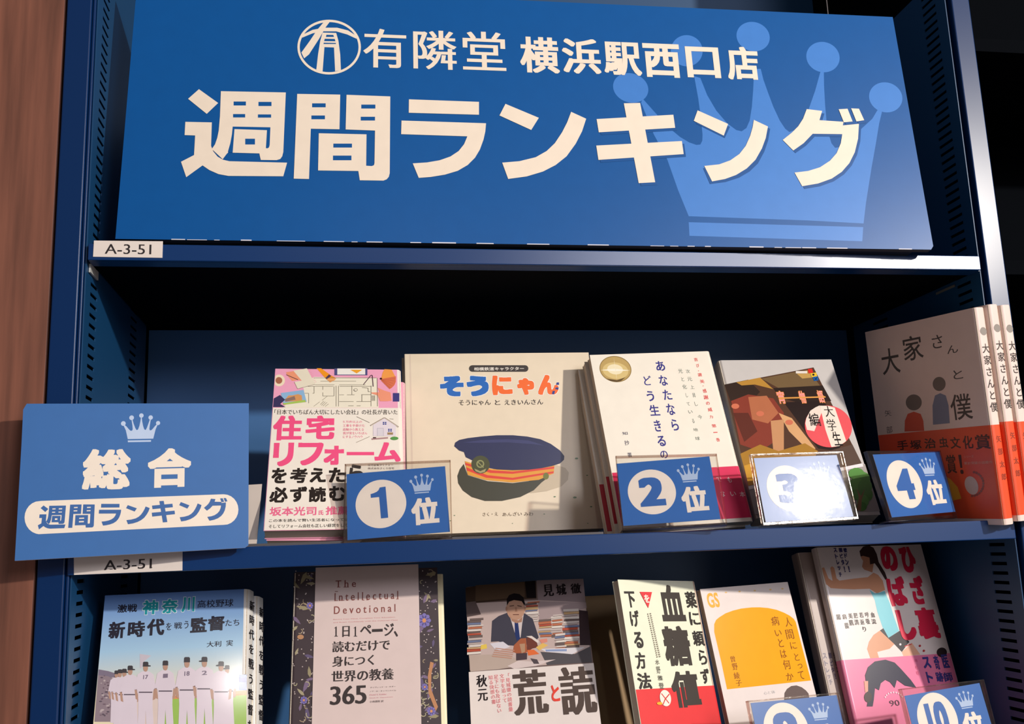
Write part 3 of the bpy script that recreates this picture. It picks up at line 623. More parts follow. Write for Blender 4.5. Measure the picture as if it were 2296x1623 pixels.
# ---- 5: essay comic books at the right end, spine towards the aisle
SCL = 1.035
fr5 = Frame(.5787, .9961, .0118, -76.9, -4.2, -3.0, .1490, .2098, SCL)
K5 = Z(1880,640,2.9)
def comic(frm, lab, front):
    zob = fr5.at(*K5(650,938))[1]
    o = book('comic_book', frm, .0135, lab, (238,214,204), rough=.4, obi=(.006, zob, (236,84,44)), cat='book')
    # spine print
    g = spine_print(frm, .0135); q = Print(g, rough=.4); hh = frm.h
    cx = .0075; GY = (120,112,104)
    y = q.up(); q.mb.poly([(cx+.0045*math.cos(t*.3), y, hh-.0245+.0042*math.sin(t*.3)) for t in range(21)], ink((150,142,134), .4))
    q.done('spine_emblem', o, 'small grey disc', frm); q = Print(g, rough=.4)
    vcol(q, '大家さんと僕', cx, hh-.036, cx, hh-.107, .0100, (70,62,58), (.015,.01))
    q.done('spine_lettering', o, None, frm); q = Print(g, rough=.4); q.y = -.0004
    vcol(q, '矢部太郎', cx, zob-.008, cx, zob-.058, .0070, (150,60,40), (.01,.01))
    q.done('author_lettering', o, None, frm); return o
comic(fr5.shifted(.004, .0150, .0022), 'second essay comic from the left at the shelf end, orange band, pale spine', False)
comic(fr5.shifted(.006, .0300, .001), 'rightmost essay comic with orange band, against the pale post', False)
b = comic(fr5, 'essay comic with hand-lettered cover and orange paper band, cover turned to the left', True)
p = Print(fr5, rough=.5); DK = (74,66,62)
for c_, bx in (('大',(270,398,405,585)),('家',(410,315,555,497)),('さ',(603,316,682,414)),('ん',(703,383,780,447)),('と',(743,545,812,612)),('僕',(718,698,876,880))): p.text(K5, c_, bx, DK, (.006,.006))
p.chars(K5, [('矢',(298,808,346,852)),('部',(310,913,354,962))], (110,96,92))
# plain stand-in for the cover drawing: two blank round-headed figures
p.ell(K5, 490,760,52,52, (120,108,100), 28); p.poly(K5, [(430,950),(432,880),(450,835),(490,820),(535,835),(552,880),(558,945)], (222,88,60))
p.ell(K5, 655,640,42,46, (120,108,100), 28); p.poly(K5, [(615,905),(612,780),(628,715),(662,700),(698,715),(716,780),(724,895)], (128,136,160))
p.done('cover_print', b)
p = Print(fr5, depth=-.0003, rough=.4)
p.chars(K5, [('手',(378,1005,456,1072)),('塚',(462,1003,542,1068)),('治',(555,990,636,1062)),('虫',(650,985,716,1057)),('文',(722,982,797,1062)),('化',(803,973,880,1064)),('賞',(882,965,992,1067)),('賞',(695,1100,772,1222)),('！',(778,1100,815,1226))], (84,36,28), (.02,.015))
p.poly(K5, [(690,1235),(730,1260),(775,1310),(800,1385),(740,1400),(700,1300)], (240,170,50)); p.chars(K5, [('シリーズ',(815,1102,880,1122)),('累計突破の話題作',(815,1138,1000,1166))], (232,170,140))
for i in range(14):
    a = R_(-80+i*13); p.ell(K5, 868+75*math.cos(a), 1290+78*math.sin(a), 8, 9, (160,80,60), 8)
p.ell(K5, 866, 1300, 42, 62, (214,180,164), 24, -20)
p.done('band_lettering', b)

# ================================================================== acrylic rank holders
def holder(fr, quad, cardq, digit, label, wear=0):
    t = thing('rank_card_holder', fr, label, 'card holder', 'acrylic rank card holders')
    Q = [fr.at(*q) for q in quad]; TL, TR, BR, BL = Q
    def lr(a, b, f): return (a[0]+(b[0]-a[0])*f, a[1]+(b[1]-a[1])*f)
    mb = MB(); mb.prism([BL, BR, TR, TL], 0, .0012, ACR); mb.build('front_sheet', t)
    mb = MB(); mb.prism([BL, BR, TR, TL], .0034, .0044, ACR); mb.build('back_sheet', t)
    e = .0009; mb = MB()
    mb.prism([(TL[0],TL[1]-e),(TR[0],TR[1]-e),TR,TL], -.0001, .0045, ACR_EDGE)
    mb.prism([BL,(BL[0]+e,BL[1]),(TL[0]+e,TL[1]),TL], -.0001, .0045, ACR_EDGE)
    mb.prism([(BR[0]-e,BR[1]),BR,TR,(TR[0]-e,TR[1])], -.0001, .0045, ACR_EDGE)
    mb.prism([BL,BR,(BR[0],BR[1]+.0022),(BL[0],BL[1]+.0022)], -.0001, .0045, ACR_EDGE); mb.build('edge', t)
    mb = MB(); mb.box((BL[0], .0045, BL[1]), (BR[0], .014, BL[1]+.0012), ACR); mb.build('foot', t)
    K = [fr.at(*q, .0022) for q in cardq]; kTL, kTR, kBR, kBL = K
    mb = MB(); mb.prism([kBL, kBR, kTR, kTL], .0022, .0026, ink((40,104,184), .35), ink((225,228,236), .6)); c = mb.build('rank_card', t)
    def U(u, v):
        a = lr(kTL, kTR, u); d_ = lr(kBL, kBR, u); return lr(a, d_, v)
    wd = math.hypot(kTR[0]-kTL[0], kTR[1]-kTL[1]); ht = math.hypot(kTL[0]-kBL[0], kTL[1]-kBL[1])
    y = .0021; CW_ = ink((244,232,222), .4); mb = MB(); r_u = .252; r_v = r_u*wd/ht
    if ht < .03: pass
    mb.poly([(*U(.337+r_u*math.cos(i*math.pi/24), .497+r_v*math.sin(i*math.pi/24)),)[:1]+(y,)+(U(.337+r_u*math.cos(i*math.pi/24), .497+r_v*math.sin(i*math.pi/24))[1],) for i in range(48)], CW_)
    cr = ink((176,198,232), .4)
    for i_, (P, _) in enumerate(CROWN):
        mb.poly([(U(.63+.245*(x-997)/331, .09+.30*(q-243)/242)[0], y-i_*6e-6, U(.63+.245*(x-997)/331, .09+.30*(q-243)/242)[1]) for x, q in P], cr)
    def glyph(s_, u0, v0, u1, v1, bold, mat, yy):
        vs, fs = bold_glyph(s_, bold[0], bold[1], 180); xs = [a[0] for a in vs]; ys = [a[1] for a in vs]
        X0, X1, Y0, Y1 = min(xs), max(xs), min(ys), max(ys)
        mb.faces([(lambda q: (q[0], yy, q[1]))(U(u0+(u1-u0)*(a-X0)/(X1-X0), v1+(v0-v1)*(b_-Y0)/(Y1-Y0))) for a, b_ in vs], fs, mat)
    glyph('位', .635, .46, .905, .865, (.042,.042), CW_, y)
    bl = ink((40,100,180), .4)
    if digit == '1':
        P = [(645,685),(700,672),(745,655),(775,630),(795,590),(888,583),(912,1080),(798,1083),(780,742),(648,745)]
        mb.poly([(U(.337+(x-805)/1600, .497+(q-850)/1046)[0], y-.0001, U(.337+(x-805)/1600, .497+(q-850)/1046)[1]) for x, q in P], bl)
    else: glyph(digit, .337-r_u*.53, .497-r_v*.64, .337+r_u*.53, .497+r_v*.64, (.055,.04), bl, y-.0001)
    mb.build('card_print', c)
    return t
holder(Frame(-.0059, .9125, .0103, -7.8, 15.4, .7), [(773,1040),(1010,1031),(1014,1204),(769,1217)], [(777,1063),(998,1045),(1009,1192),(779,1211)], '1', 'clear holder with blue rank card showing the number one')
holder(Frame(.2582, .9157, .0164, -11.7, 18.9, 2.1, scale=.985), [(1380,1022),(1607,1017),(1631,1176),(1396,1189)], [(1382,1039.5),(1590.6,1023),(1615.7,1163.7),(1398,1179)], '2', 'clear holder with blue rank card showing the number two')
holder(Frame(.3927, .8999, .0130, 3.9, 10.4, 1.2), [(1683,1018),(1890,1012),(1925,1163),(1712,1177)], [(1690,1027),(1876,1020),(1914,1158),(1717,1171)], '3', 'clear holder with rank card three, washed out by lamp glare')
holder(Frame(.5251, .8990, .0157, 17.7, 9.2, 2.4, scale=.985), [(1943,1011),(2109,1010),(2147,1161),(1996,1168)], [(1957,1019),(2107,1013),(2142,1147),(2000,1160)], '4', 'clear holder with blue rank card showing the number four')
holder(Frame(.3607, .8743, -.2094, 9.5, 13.0, 0), [(1677,1571),(1881,1552),(1915,1705),(1706,1722)], [(1683,1576),(1876,1558),(1908,1692),(1710,1712)], '9', 'clear rank card holder at the bottom, before the yellow book')
holder(Frame(.5162, .8763, -.2084, 9.6, 14.6, .6), [(2020,1544),(2206,1523),(2245,1672),(2055,1690)], [(2028,1560),(2196,1531),(2234,1662),(2060,1684)], '10', 'clear rank card holder at the bottom right, before the stretching book')

# ================================================================== lower row
KB = Z(60,1200,3.827)
def sky_mat():
    mt = bpy.data.materials.new('printed_sky'); mt.use_nodes = True; nt = mt.node_tree; b = nt.nodes['Principled BSDF']; b.inputs['Roughness'].default_value = .12; b.inputs['Specular IOR Level'].default_value = .6
    tc = nt.nodes.new('ShaderNodeTexCoord'); sx = nt.nodes.new('ShaderNodeSeparateXYZ'); mr = nt.nodes.new('ShaderNodeMapRange'); mr.inputs[1].default_value = .09; mr.inputs[2].default_value = .184
    r = nt.nodes.new('ShaderNodeValToRGB'); e = r.color_ramp.elements; e[0].color = lin((240,226,190))+(1,); e[1].color = lin((104,142,206))+(1,); n = e.new(.45); n.color = lin((170,206,232))+(1,)
    nt.links.new(tc.outputs['Object'], sx.inputs[0]); nt.links.new(sx.outputs['Z'], mr.inputs[0]); nt.links.new(mr.outputs[0], r.inputs[0]); nt.links.new(r.outputs[0], b.inputs['Base Color'])
    return mt
SKY = sky_mat()
fr = Frame(-.2184, .9163, -.2037, 4.4, 19.3, .1, .1281, .1844)
def baseball(frm, lab):
    o = book('book', frm, .0125, lab, SKY, spinecol=(226,222,216), rough=.3, skew=.5)
    q = Print(spine_print(frm, .0125, 'R', .5), rough=.3); vcol(q, '新時代を戦う監督たち', .0076, frm.h-.008, .0076, .040, .0100, (46,42,44), (.03,.02)); q.done('spine_lettering', o, None, frm); return o
baseball(fr.shifted(.0098, .0140, -.0035, .3), 'second copy of the baseball paperback, only its lettered spine showing')
b = baseball(fr, 'paperback with baseball players in white under a blue sky')
p = Print(fr, rough=.12, spec=.6)
p.poly(KB, [(616,1150),(700,1165),(780,1190),(820,1240),(820,1600),(580,1600)], (132,120,138)); p.poly(KB, [(612,1200),(700,1210),(790,1260),(790,1600),(580,1600)], (150,132,140))
for i in range(60): x, y = random.uniform(632,760), random.uniform(1200,1560); p.ell(KB, x, y, random.uniform(6,16), random.uniform(4,9), random.choice([(96,84,96),(196,180,180),(120,100,110)]), 7, up=(i % 20 == 0))
p.poly(KB, [(760,1330),(1890,1300),(1885,1620),(740,1620)], (226,206,196)); p.poly(KB, [(1180,1385),(1888,1330),(1885,1410),(1180,1440)], (232,150,90)); p.poly(KB, [(1150,1410),(1885,1370),(1885,1640),(1150,1640)], (160,196,92)); p.rect(KB, 1820,1195,1888,1330, (110,130,180)); p.rect(KB, 1820,1220,1888,1260, (60,80,150))
WHT = (226,212,222)
def player(x, y, s_, facing=0, num=None):
    cap, skin = (70,66,70), (190,150,130)
    p.poly(KB, [(x-95*s_,y+240*s_),(x-70*s_,y+110*s_),(x-28*s_,y+82*s_),(x+28*s_,y+82*s_),(x+68*s_,y+110*s_),(x+90*s_,y+240*s_),(x+62*s_,y+250*s_),(x+60*s_,y+380*s_),(x+72*s_,y+600*s_),(x+10*s_,y+600*s_),(x,y+420*s_),(x-10*s_,y+600*s_),(x-70*s_,y+600*s_),(x-62*s_,y+380*s_),(x-66*s_,y+250*s_)], WHT)
    p.poly(KB, [(x-95*s_,y+240*s_),(x-75*s_,y+235*s_),(x-62*s_,y+330*s_),(x-85*s_,y+320*s_)], skin, False); p.poly(KB, [(x+70*s_,y+235*s_),(x+92*s_,y+240*s_),(x+84*s_,y+320*s_),(x+62*s_,y+330*s_)], skin, False)
    p.ell(KB, x, y+52*s_, 21*s_, 34*s_, skin, 16); p.poly(KB, [(x-24*s_,y+42*s_),(x-22*s_,y+6*s_),(x-14*s_,y),(x+16*s_,y),(x+24*s_,y+8*s_),(x+24*s_,y+42*s_)], cap); p.poly(KB, [(x+facing*20*s_,y+28*s_),(x+facing*44*s_,y+32*s_),(x+facing*44*s_,y+40*s_),(x+facing*20*s_,y+42*s_)], cap)
    p.line(KB, [(x-58*s_,y+262*s_),(x+58*s_,y+262*s_)], 9*s_, (96,84,96))
    if num: p.text(KB, num, (x-22*s_, y+112*s_, x+22*s_, y+150*s_), (130,116,134), (.03,.03))
p.poly(KB, [(970,1018),(1068,1032),(1010,1080),(985,1140),(972,1140)], (206,196,206))
for x, y, s_ in ((770,1160,.75),(800,1150,.8),(838,1145,.85),(888,1118,.95)): player(x, y, s_, 1)
player(1020,1085,1.0,1,'17'); player(1190,1075,1.0,0,'1'); player(1375,1045,1.08,0,'18'); player(1525,1043,1.05,-1,'2'); player(1720,1115,.85,-1); player(1668,1082,1.0,-1)
p.done('team_picture', b)
p = Print(fr, depth=-.0002, rough=.2); TE = (40,150,160); D2 = (42,40,52)
p.depth = 0
p.chars(KB, [('激戦',(778,588,950,666))], D2, (.012,.012)); p.chars(KB, [('神',(986,548,1138,688)),('奈',(1152,538,1304,678)),('川',(1322,522,1450,664))], (206,222,236), (.07,.06)); p.up(12); p.chars(KB, [('神',(992,554,1132,682)),('奈',(1158,544,1298,672)),('川',(1328,528,1444,658))], TE, (.04,.035))
p.chars(KB, [('高校野球',(1465,545,1775,625)),('を',(1195,750,1245,815)),('戦',(1265,745,1335,805)),('う',(1350,735,1390,800)),('たち',(1705,720,1825,780)),('大利',(1545,905,1670,962)),('実',(1713,898,1770,952))], D2, (.006,.006))
p.chars(KB, [('新',(700,738,850,888)),('時',(865,733,1020,877)),('代',(1030,713,1187,862)),('監',(1403,703,1550,837)),('督',(1555,688,1702,822))], D2, (.04,.03))
p.done('title_lettering', b)

# ---- patterned book
KM = Z(600,1200,4.058)
fr = Frame(-.0563, .9332, -.2100, -2.4, 14.1, -.3, .1378, .2005)
book('book', fr.shifted(.0068, .0245, -.001), .006, 'cream book edge showing just right of the floral patterned book', (240,232,196), rough=.5)
b = book('book', fr, .024, 'thick book with pale title panel over a dark floral leaf pattern', (66,52,56), spine='L', rough=.5)
p = Print(fr, rough=.5)
random.seed(3)
SIDE = 0
def fclamp(x, a, b): return (min(max(a, 246-(b-300)*.030), 436), b) if x < 900 else (min(max(a, 1366), 1530+(b-300)*.022), b)
def sidepos():
    x, y = (random.uniform(228,420) if SIDE == 0 else random.uniform(1372,1545)), random.uniform(320,1700)
    return fclamp(x, x, y)
for SIDE in (0, 1):
  p = Print(fr, rough=.5)
  for i in range(75):
      x, y = sidepos(); p.ell(KM, x, y, 5.5, 5.5, random.choice([(214,198,190),(196,180,176)]), 8, up=(i % 25 == 0))
  for i in range(18):
      x, y = sidepos(); a = random.uniform(0, 6.28); L = random.uniform(30, 70); wd = L*.32; c_, s_ = math.cos(a), math.sin(a)
      P = [(-L,0),(-L*.4,-wd),(L*.3,-wd*.8),(L,0),(L*.35,wd*.7),(-L*.4,wd)]
      Q = [fclamp(x, x+u*c_-v*s_, y+u*s_+v*c_) for u, v in P]
      p.poly(KM, Q, random.choice([(158,146,112),(140,130,100),(172,160,128),(126,104,134),(100,86,120)]), up=True)
  for i in range(13):
      x, y = sidepos(); s0 = random.uniform(0, 6.28); r0 = random.uniform(18, 46); sg = random.choice((-1, 1)); P = []
      for k in range(9): a = s0+sg*k*.42; rr = r0*(1-k*.07); P.append(fclamp(x, x+rr*math.cos(a), y+rr*math.sin(a)))
      p.line(KM, P, 7, random.choice([(186,176,140),(170,150,120)]))
  for fx, fy, rr in (((330,1500,34),(385,640,30)),((1425,775,62),(1430,1380,30),(1490,1600,40)))[SIDE]:
      p.up()
      for k in range(8):
          a = k*math.pi/4; p.ell(KM, fx+rr*.58*math.cos(a), fy+rr*.66*math.sin(a), rr*.42, rr*.34, (130,118,186), 12, math.degrees(a), up=False)
      p.ell(KM, fx, fy, rr*.28, rr*.32, (222,150,92), 14)
  if SIDE == 0: p.ell(KM, 300,925,30,22, (190,140,100), 12)
  if SIDE == 1: p.poly(KM, [(1480,1150),(1512,1160),(1490,1260),(1488,1400),(1550,1560),(1530,1600),(1465,1440),(1458,1280)], (196,136,92))
  pass
  p.done('floral_pattern', b)
x0, zt = fr.at(*KM(438,297)); x1, _ = fr.at(*KM(1371,266))
mb = MB(); mb.box((x0, -.0007, .002), (x1, -.0003, (fr.at(*KM(438,297))[1]+fr.at(*KM(1371,264))[1])/2), ink((226,204,198), .5)); mb.build('title_panel', b)
p = Print(fr, depth=-.0008, rough=.5); RB = (140,74,66)
def serif_t(t, bx):
    p.text(KM, t, bx, RB, (.014,.0))
serif_t('T h e', (618,405,805,475)); serif_t('I n t e l l e c t u a l', (610,505,1190,598)); serif_t('D e v o t i o n a l', (605,625,1165,716))
for x, y, w_ in ((612,594,28),(612,512,28),(606,712,22),(632,472,30),(690,472,50),(652,592,46),(862,590,20),(898,588,20),(1170,580,22)): p.rect(KM, x,y-3,x+w_,y+2, RB)
p.chars(KM, [('Revive Your Mind, Complete Your Education,',(600,745,1165,766)),('and Roam Confidently with the Cultured Class',(600,772,1185,794))], (222,150,150))
for x in (608, 784):
    p.poly(KM, [(x+10,842),(x,848),(x,844),(x+16,830),(x+21,830),(x+21,914),(x+32,917),(x+32,921),(x,921),(x,917),(x+10,914)], (52,40,38))
MI = (.03,.002)
for t, bx in (('日',(680,825,748,925)),('ペ',(842,815,945,900)),('ー',(950,850,1048,880)),('ジ',(1060,800,1150,915)),('、',(1150,870,1186,922)),('読むだけで',(590,945,1115,1065)),('身につく',(590,1085,970,1196)),('世界の教養',(583,1208,1150,1336))): p.text(KM, t, bx, (52,40,38), MI)
p.text(KM, '365', (568,1360,902,1545), (52,40,38), (.03,.004), 4)
p.chars(KM, [('デイヴィッド・S・キダー',(935,1368,1165,1392)),('ノア・D・オッペンハイム',(930,1404,1170,1427)),('小林朋則 訳',(930,1498,1056,1524))], (90,76,72)); p.chars(KM, [('David S. Kidder',(930,1438,1085,1458)),('Noah D. Oppenheim',(930,1466,1140,1486))], (220,150,160))
p.done('title_lettering', b)

# ---- man in the study
KK = Z(980,1200,4.058)
fr = Frame(.1118, .9518, -.2038, -9.0, 26.6, 2.0, .1227, .1852)
tb = MB(); a_, b_ = fr.at(1183,1312); tb.prism([(a_+.0065*math.cos(i*.4), b_+.0065*math.sin(i*.4)) for i in range(16)], .0135, .0142, ACR_EDGE)
zo = fr.at(*KK(860,1205))[1]
b = book('book', fr, .013, 'paperback with photograph of a suited man reading among piles of books', (124,104,100), rough=.14, spine='L')
tb.build('plastic_tab', b)
p = Print(fr, rough=.14, spec=.6); PP = p.poly
PP(KK, [(258,480),(355,460),(800,420),(900,412),(905,575),(640,590),(300,620),(262,600)], (72,56,46)); PP(KK, [(350,455),(795,425),(800,560),(350,600)], (96,76,60)); PP(KK, [(905,410),(1330,395),(1352,620),(920,600)], (152,134,136)); PP(KK, [(800,420),(893,414),(900,570),(815,570)], (34,28,30))
PP(KK, [(265,620),(920,590),(1350,610),(1400,1150),(300,1230)], (206,184,178)); PP(KK, [(262,610),(350,600),(400,720),(270,745)], (110,94,92)); PP(KK, [(920,600),(1355,610),(1362,660),(930,780)], (176,156,156))
random.seed(11)
cols = [(226,214,206),(206,190,184),(196,120,90),(190,90,70),(120,130,160),(236,226,216),(214,176,130),(120,104,100)]
def pile(x0, x1, y0, y1):
    y = y0
    while y < y1:
        hh = random.uniform(11, 24); a = random.uniform(-12, 8); c_ = random.uniform(-14, 14)
        PP(KK, [(x0+c_,y+8),(x1+c_,y+a*.4),(x1+c_,y+a*.4+hh),(x0+c_,y+hh+8)], random.choice(cols), up=False); PP(KK, [(x0+c_,y+hh+8),(x1+c_,y+hh+a*.4),(x1+c_,y+hh+a*.4+4),(x0+c_,y+hh+12)], (96,76,74), up=False); y += hh+3
p.up(); pile(285,410,750,1080); p.up(); pile(810,920,600,780); p.up(); pile(925,1040,760,900); p.up(); pile(1045,1140,715,900); p.up(); pile(1150,1290,665,1020); p.up(); pile(1080,1170,890,1020)
PP(KK, [(1290,680),(1370,690),(1400,1000),(1300,1000)], (64,50,52)); PP(KK, [(290,1090),(640,1080),(820,1180),(560,1218),(305,1240)], (196,176,164)); PP(KK, [(940,1060),(1250,1080),(1395,1010),(1410,1155),(1000,1180)], (92,88,92)); PP(KK, [(940,1035),(1345,1018),(1230,1082),(990,1060)], (232,226,230)); PP(KK, [(985,1040),(1180,1035),(1180,1055),(990,1058)], (150,166,206))
PP(KK, [(490,970),(500,780),(560,735),(650,700),(800,712),(870,760),(900,850),(925,930),(880,980),(760,1010),(640,1000),(560,965)], (76,74,86)); PP(KK, [(650,700),(700,740),(790,712),(775,800),(760,930),(720,930),(690,830)], (220,206,204)); PP(KK, [(705,790),(735,780),(755,940),(725,960),(708,900)], (52,64,112))
p.ell(KK, 715,665,84,108, (198,154,130), 36); PP(KK, [(636,640),(634,580),(655,545),(700,528),(750,535),(785,565),(800,620),(794,640),(770,600),(700,590),(655,605)], (32,26,28)); PP(KK, [(650,700),(680,760),(740,775),(780,740),(770,790),(720,800),(680,780)], (180,136,114))
p.line(KK, [(660,645),(700,640)], 7, (60,44,40)); p.line(KK, [(730,640),(770,648)], 7, (60,44,40)); PP(KK, [(712,655),(722,655),(732,695),(708,697)], (172,128,106)); p.line(KK, [(690,722),(745,722)], 7, (104,62,56)); p.ell(KK, 632,670,9,22, (180,136,114), 12); p.ell(KK, 799,670,9,22, (180,136,114), 12)
PP(KK, [(480,985),(600,968),(665,1015),(570,1048),(520,1030)], (228,222,230)); PP(KK, [(700,1000),(760,940),(810,935),(820,1060),(780,1100),(690,1060)], (178,104,74)); PP(KK, [(815,935),(850,920),(900,945),(920,1020),(870,1030),(820,1060)], (120,70,60)); PP(KK, [(810,920),(860,915),(925,960),(920,985),(860,940)], (236,222,214)); PP(KK, [(900,1020),(960,980),(1010,1000),(930,1050)], (238,196,110)); PP(KK, [(930,950),(1000,940),(1005,970),(950,985)], (232,150,130)); PP(KK, [(820,1045),(880,1040),(930,1080),(830,1095)], (236,120,70)); PP(KK, [(720,1075),(820,1070),(818,1130),(720,1140)], (84,70,76)); PP(KK, [(750,990),(800,985),(800,1060),(770,1075)], (190,150,120))
PP(KK, [(400,1000),(450,990),(455,1030),(395,1040)], (238,206,96)); PP(KK, [(640,1190),(740,1140),(860,1150),(1080,1130),(900,1190),(700,1215)], (226,208,204)); PP(KK, [(850,1120),(910,1130),(930,1170),(880,1170)], (90,80,84))
for k in range(5): p.line(KK, [(500+k*8,1100-k*18),(680+k*6,1120-k*18)], 9, (200,150,130))
p.done('photograph', b)
# white band
mb = MB(); q = [fr.at(*KK(*c_)) for c_ in ((300,1245),(1428,1163))]; mb.prism([(-.0003,.001),(fr.w+.0003,.001),(fr.w+.0003,q[1][1]),(-.0003,q[0][1])], -.0006, -.0003, ink((240,228,222), .2)); mb.build('paper_band', b)
p = Print(fr, depth=-.0009, rough=.2); p.depth = 0
p.chars(KK, [('見',(962,447,1066,560)),('城',(1080,442,1180,548)),('徹',(1212,438,1314,535)),('秋',(356,1270,458,1385)),('元',(368,1398,464,1512))], (36,30,32), (.024,.006))
p.chars(KK, [('荒',(676,1213,1022,1640)),('読',(1094,1183,1465,1640))], (92,78,72), (.045,.01)); p.chars(KK, [('と',(1033,1362,1122,1515))], (240,80,66), (.03,.02))
for i, (s_, x, y) in enumerate((('「見城徹の読書量',640,1255),('文字を追って',588,1262),('足下にも及ばない',536,1268),('知る快感の書',486,1275))):
    a0 = fr.at(*KK(x, y)); a1 = fr.at(*KK(x+34, y+44*len(s_))); vcol(p, s_, a0[0], a0[1], a1[0], a1[1], .0046, (240,140,146))
p.done('lettering', b)

# ---- beige book lying behind the blood sugar book, then the blood sugar book
KX = Z(1340,1200,4.058)
frb = Frame(.2706, .9265, -.2013, 24.1, 14.1, -3.8, .1037, .1718, .98)
book('book', Frame(.2330, .955, -.2045, 4, 17, 0, .11, .160, 1.09), .009, 'plain brown book behind the blood sugar paperback', (176,142,98), rough=.6)
b = book('book', frb, .009, 'ivory paperback with bold black title on blood sugar and a red band', (240,240,214), rough=.35, obi=(.001, frb.at(*KX(700,1385))[1], (232,60,62)), spinecol=(200,170,150))
p = Print(frb, depth=-.0002, rough=.35); BK = (52,46,42); p.depth = 0; p.y = -.00045
p.chars(KX, [('薬',(786,512,908,662)),('に',(822,698,938,818)),('頼',(852,868,978,1008)),('ら',(908,1042,1002,1178)),('ず',(926,1212,1028,1352))], BK, (.028,.02))
p.chars(KX, [('血',(538,452,808,782)),('糖',(572,822,873,1188)),('値',(648,1228,952,1570))], (66,58,52), (.03,.045))
p.chars(KX, [('下',(238,510,352,657)),('げ',(283,683,388,832)),('る',(318,878,422,1027)),('方',(333,1062,447,1217)),('法',(352,1248,497,1402))], BK, (.03,.024))
p.poly(KX, [(380,515),(492,517),(458,663)], (232,60,66)); p.text(KX, 'を', (416,540,474,614), (248,238,222), (.03,.03))
for k in range(22): p.rect(KX, 450+k*4,712+k*18.5,460+k*4,724+k*18.5, (150,142,128)); p.rect(KX, 472+k*4,708+k*18.5,484+k*4,720+k*18.5, (150,142,128))
p.chars(KX, [('水',(518,1130,562,1178)),('野',(528,1195,572,1258)),('雅',(540,1275,592,1322)),('登',(550,1340,604,1398))], BK)
p.ell(KX, 612,1482,50,75, (244,236,222), 32, -12); p.line(KX, [(575,1440),(645,1530)], 10, (214,60,50)); p.line(KX, [(648,1445),(610,1490),(590,1540)], 10, (214,60,50)); p.ell(KX, 560,1530,26,14, (244,180,50), 12)
p.done('title_lettering', b)

# ---- yellow arch paperback
KG = Z(1540,1220,4.2722)
fr = Frame(.3534, .9110, -.2077, 12.1, 13.8, 1.2, .1069, .1655, 1.04)
b = book('book', fr, .0075, 'small white paperback with a big yellow-orange arch and brown title', (240,226,220), rough=.13, spine='R')
p = Print(fr, rough=.13, spec=.6); OR = (250,172,26)
p.poly(KG, [(262,765),(280,725),(310,700),(370,662),(440,636),(520,616),(620,605),(700,604),(780,611),(860,628),(930,655),(985,684),(1025,715),(1043,745),(1055,790),(1100,970),(1190,1305),(385,1390),(330,1130),(262,840)], OR)
p.text(KG, 'GS', (180,460,322,612), (252,180,60), (.03,.02))
for i, x in enumerate((375,505,650,800,915)): p.ell(KG, x, 462-i*9, 12, 8, (240,200,140), 8)
BR_ = (150,84,30)
p.chars(KG, [('人',(928,698,1012,792)),('間',(938,813,1032,912)),('に',(983,933,1058,1007)),('と',(1023,1043,1082,1117)),('っ',(1058,1143,1112,1192)),('て',(1058,1213,1132,1297)),('病',(798,688,892,782)),('い',(838,818,912,882)),('と',(868,903,932,987)),('は',(888,1008,962,1092)),('何',(913,1103,1002,1202)),('か',(943,1228,1027,1307)),('曾',(413,1068,467,1132)),('野',(428,1138,492,1207)),('綾',(443,1223,512,1292)),('子',(463,1298,532,1362))], BR_, (.008,.0))
p.poly(KG, [(935,1425),(960,1385),(1000,1358),(1050,1352),(1100,1370),(1140,1400),(1165,1430),(1180,1520),(930,1540)], (112,96,92)); p.chars(KG, [('心と体',(733,1398,848,1442))], (200,196,196))
p.done('cover_print', b)

# ---- stretching book
KN = Z(1780,1180,3.864)
fr = Frame(.4790, .9179, -.1966, 6.7, 14.2, -.6, .1284, .1913, 1.065)
ft = .022
for i, dx in enumerate((-.0155,)):
    book('book', fr.shifted(dx, ft*.6, -.002), .016, 'plain pale back copy left of the stretching exercise book', (170,150,140), spine='L', rough=.4)
b = book('book', fr.shifted(0, 0, 0), .012, 'exercise paperback with stretching woman, red title and pink band', (238,222,216), spine='L', rough=.22, obi=(.001, fr.at(*KN(890,1128))[1], (238,126,164)))
p = Print(fr, rough=.22); SK = (222,158,122)
p.poly(KN, [(243,360),(262,355),(300,450),(330,470),(335,470),(315,360),(330,345),(350,360),(370,450),(395,470),(520,452),(640,440),(690,400),(730,420),(770,470),(790,550),(720,580),(655,540),(520,545),(390,540),(320,535),(280,500)], SK)
p.poly(KN, [(590,350),(600,300),(580,270),(590,240),(640,230),(700,250),(690,330),(680,400),(640,385),(610,375)], (206,144,112)); p.poly(KN, [(568,215),(600,175),(650,165),(690,185),(718,240),(735,310),(790,400),(815,470),(790,460),(730,360),(700,320),(660,330),(655,270),(600,255),(578,262)], (64,44,42))
p.poly(KN, [(655,548),(700,580),(740,575),(785,558),(830,660),(870,790),(912,905),(820,965),(770,880),(722,740),(700,640)], (130,206,218)); p.poly(KN, [(745,902),(775,882),(820,965),(915,905),(1000,1000),(935,1088),(870,1020),(800,975)], (56,50,54))
p.poly(KN, [(745,902),(870,1020),(830,1060),(722,1088),(738,1140),(662,1142),(634,1062),(650,1000),(690,940)], SK); p.poly(KN, [(935,1088),(1022,1008),(1095,1110),(950,1125)], (240,180,150)); p.line(KN, [(960,1040),(1020,1018)], 8, (220,60,60))
p.ell(KN, 922,1022,10,10, (220,216,220), 10); 
p.done('woman_picture', b)
p = Print(fr, depth=-.0004, rough=.22); p.depth = 0; RD = (226,40,74)
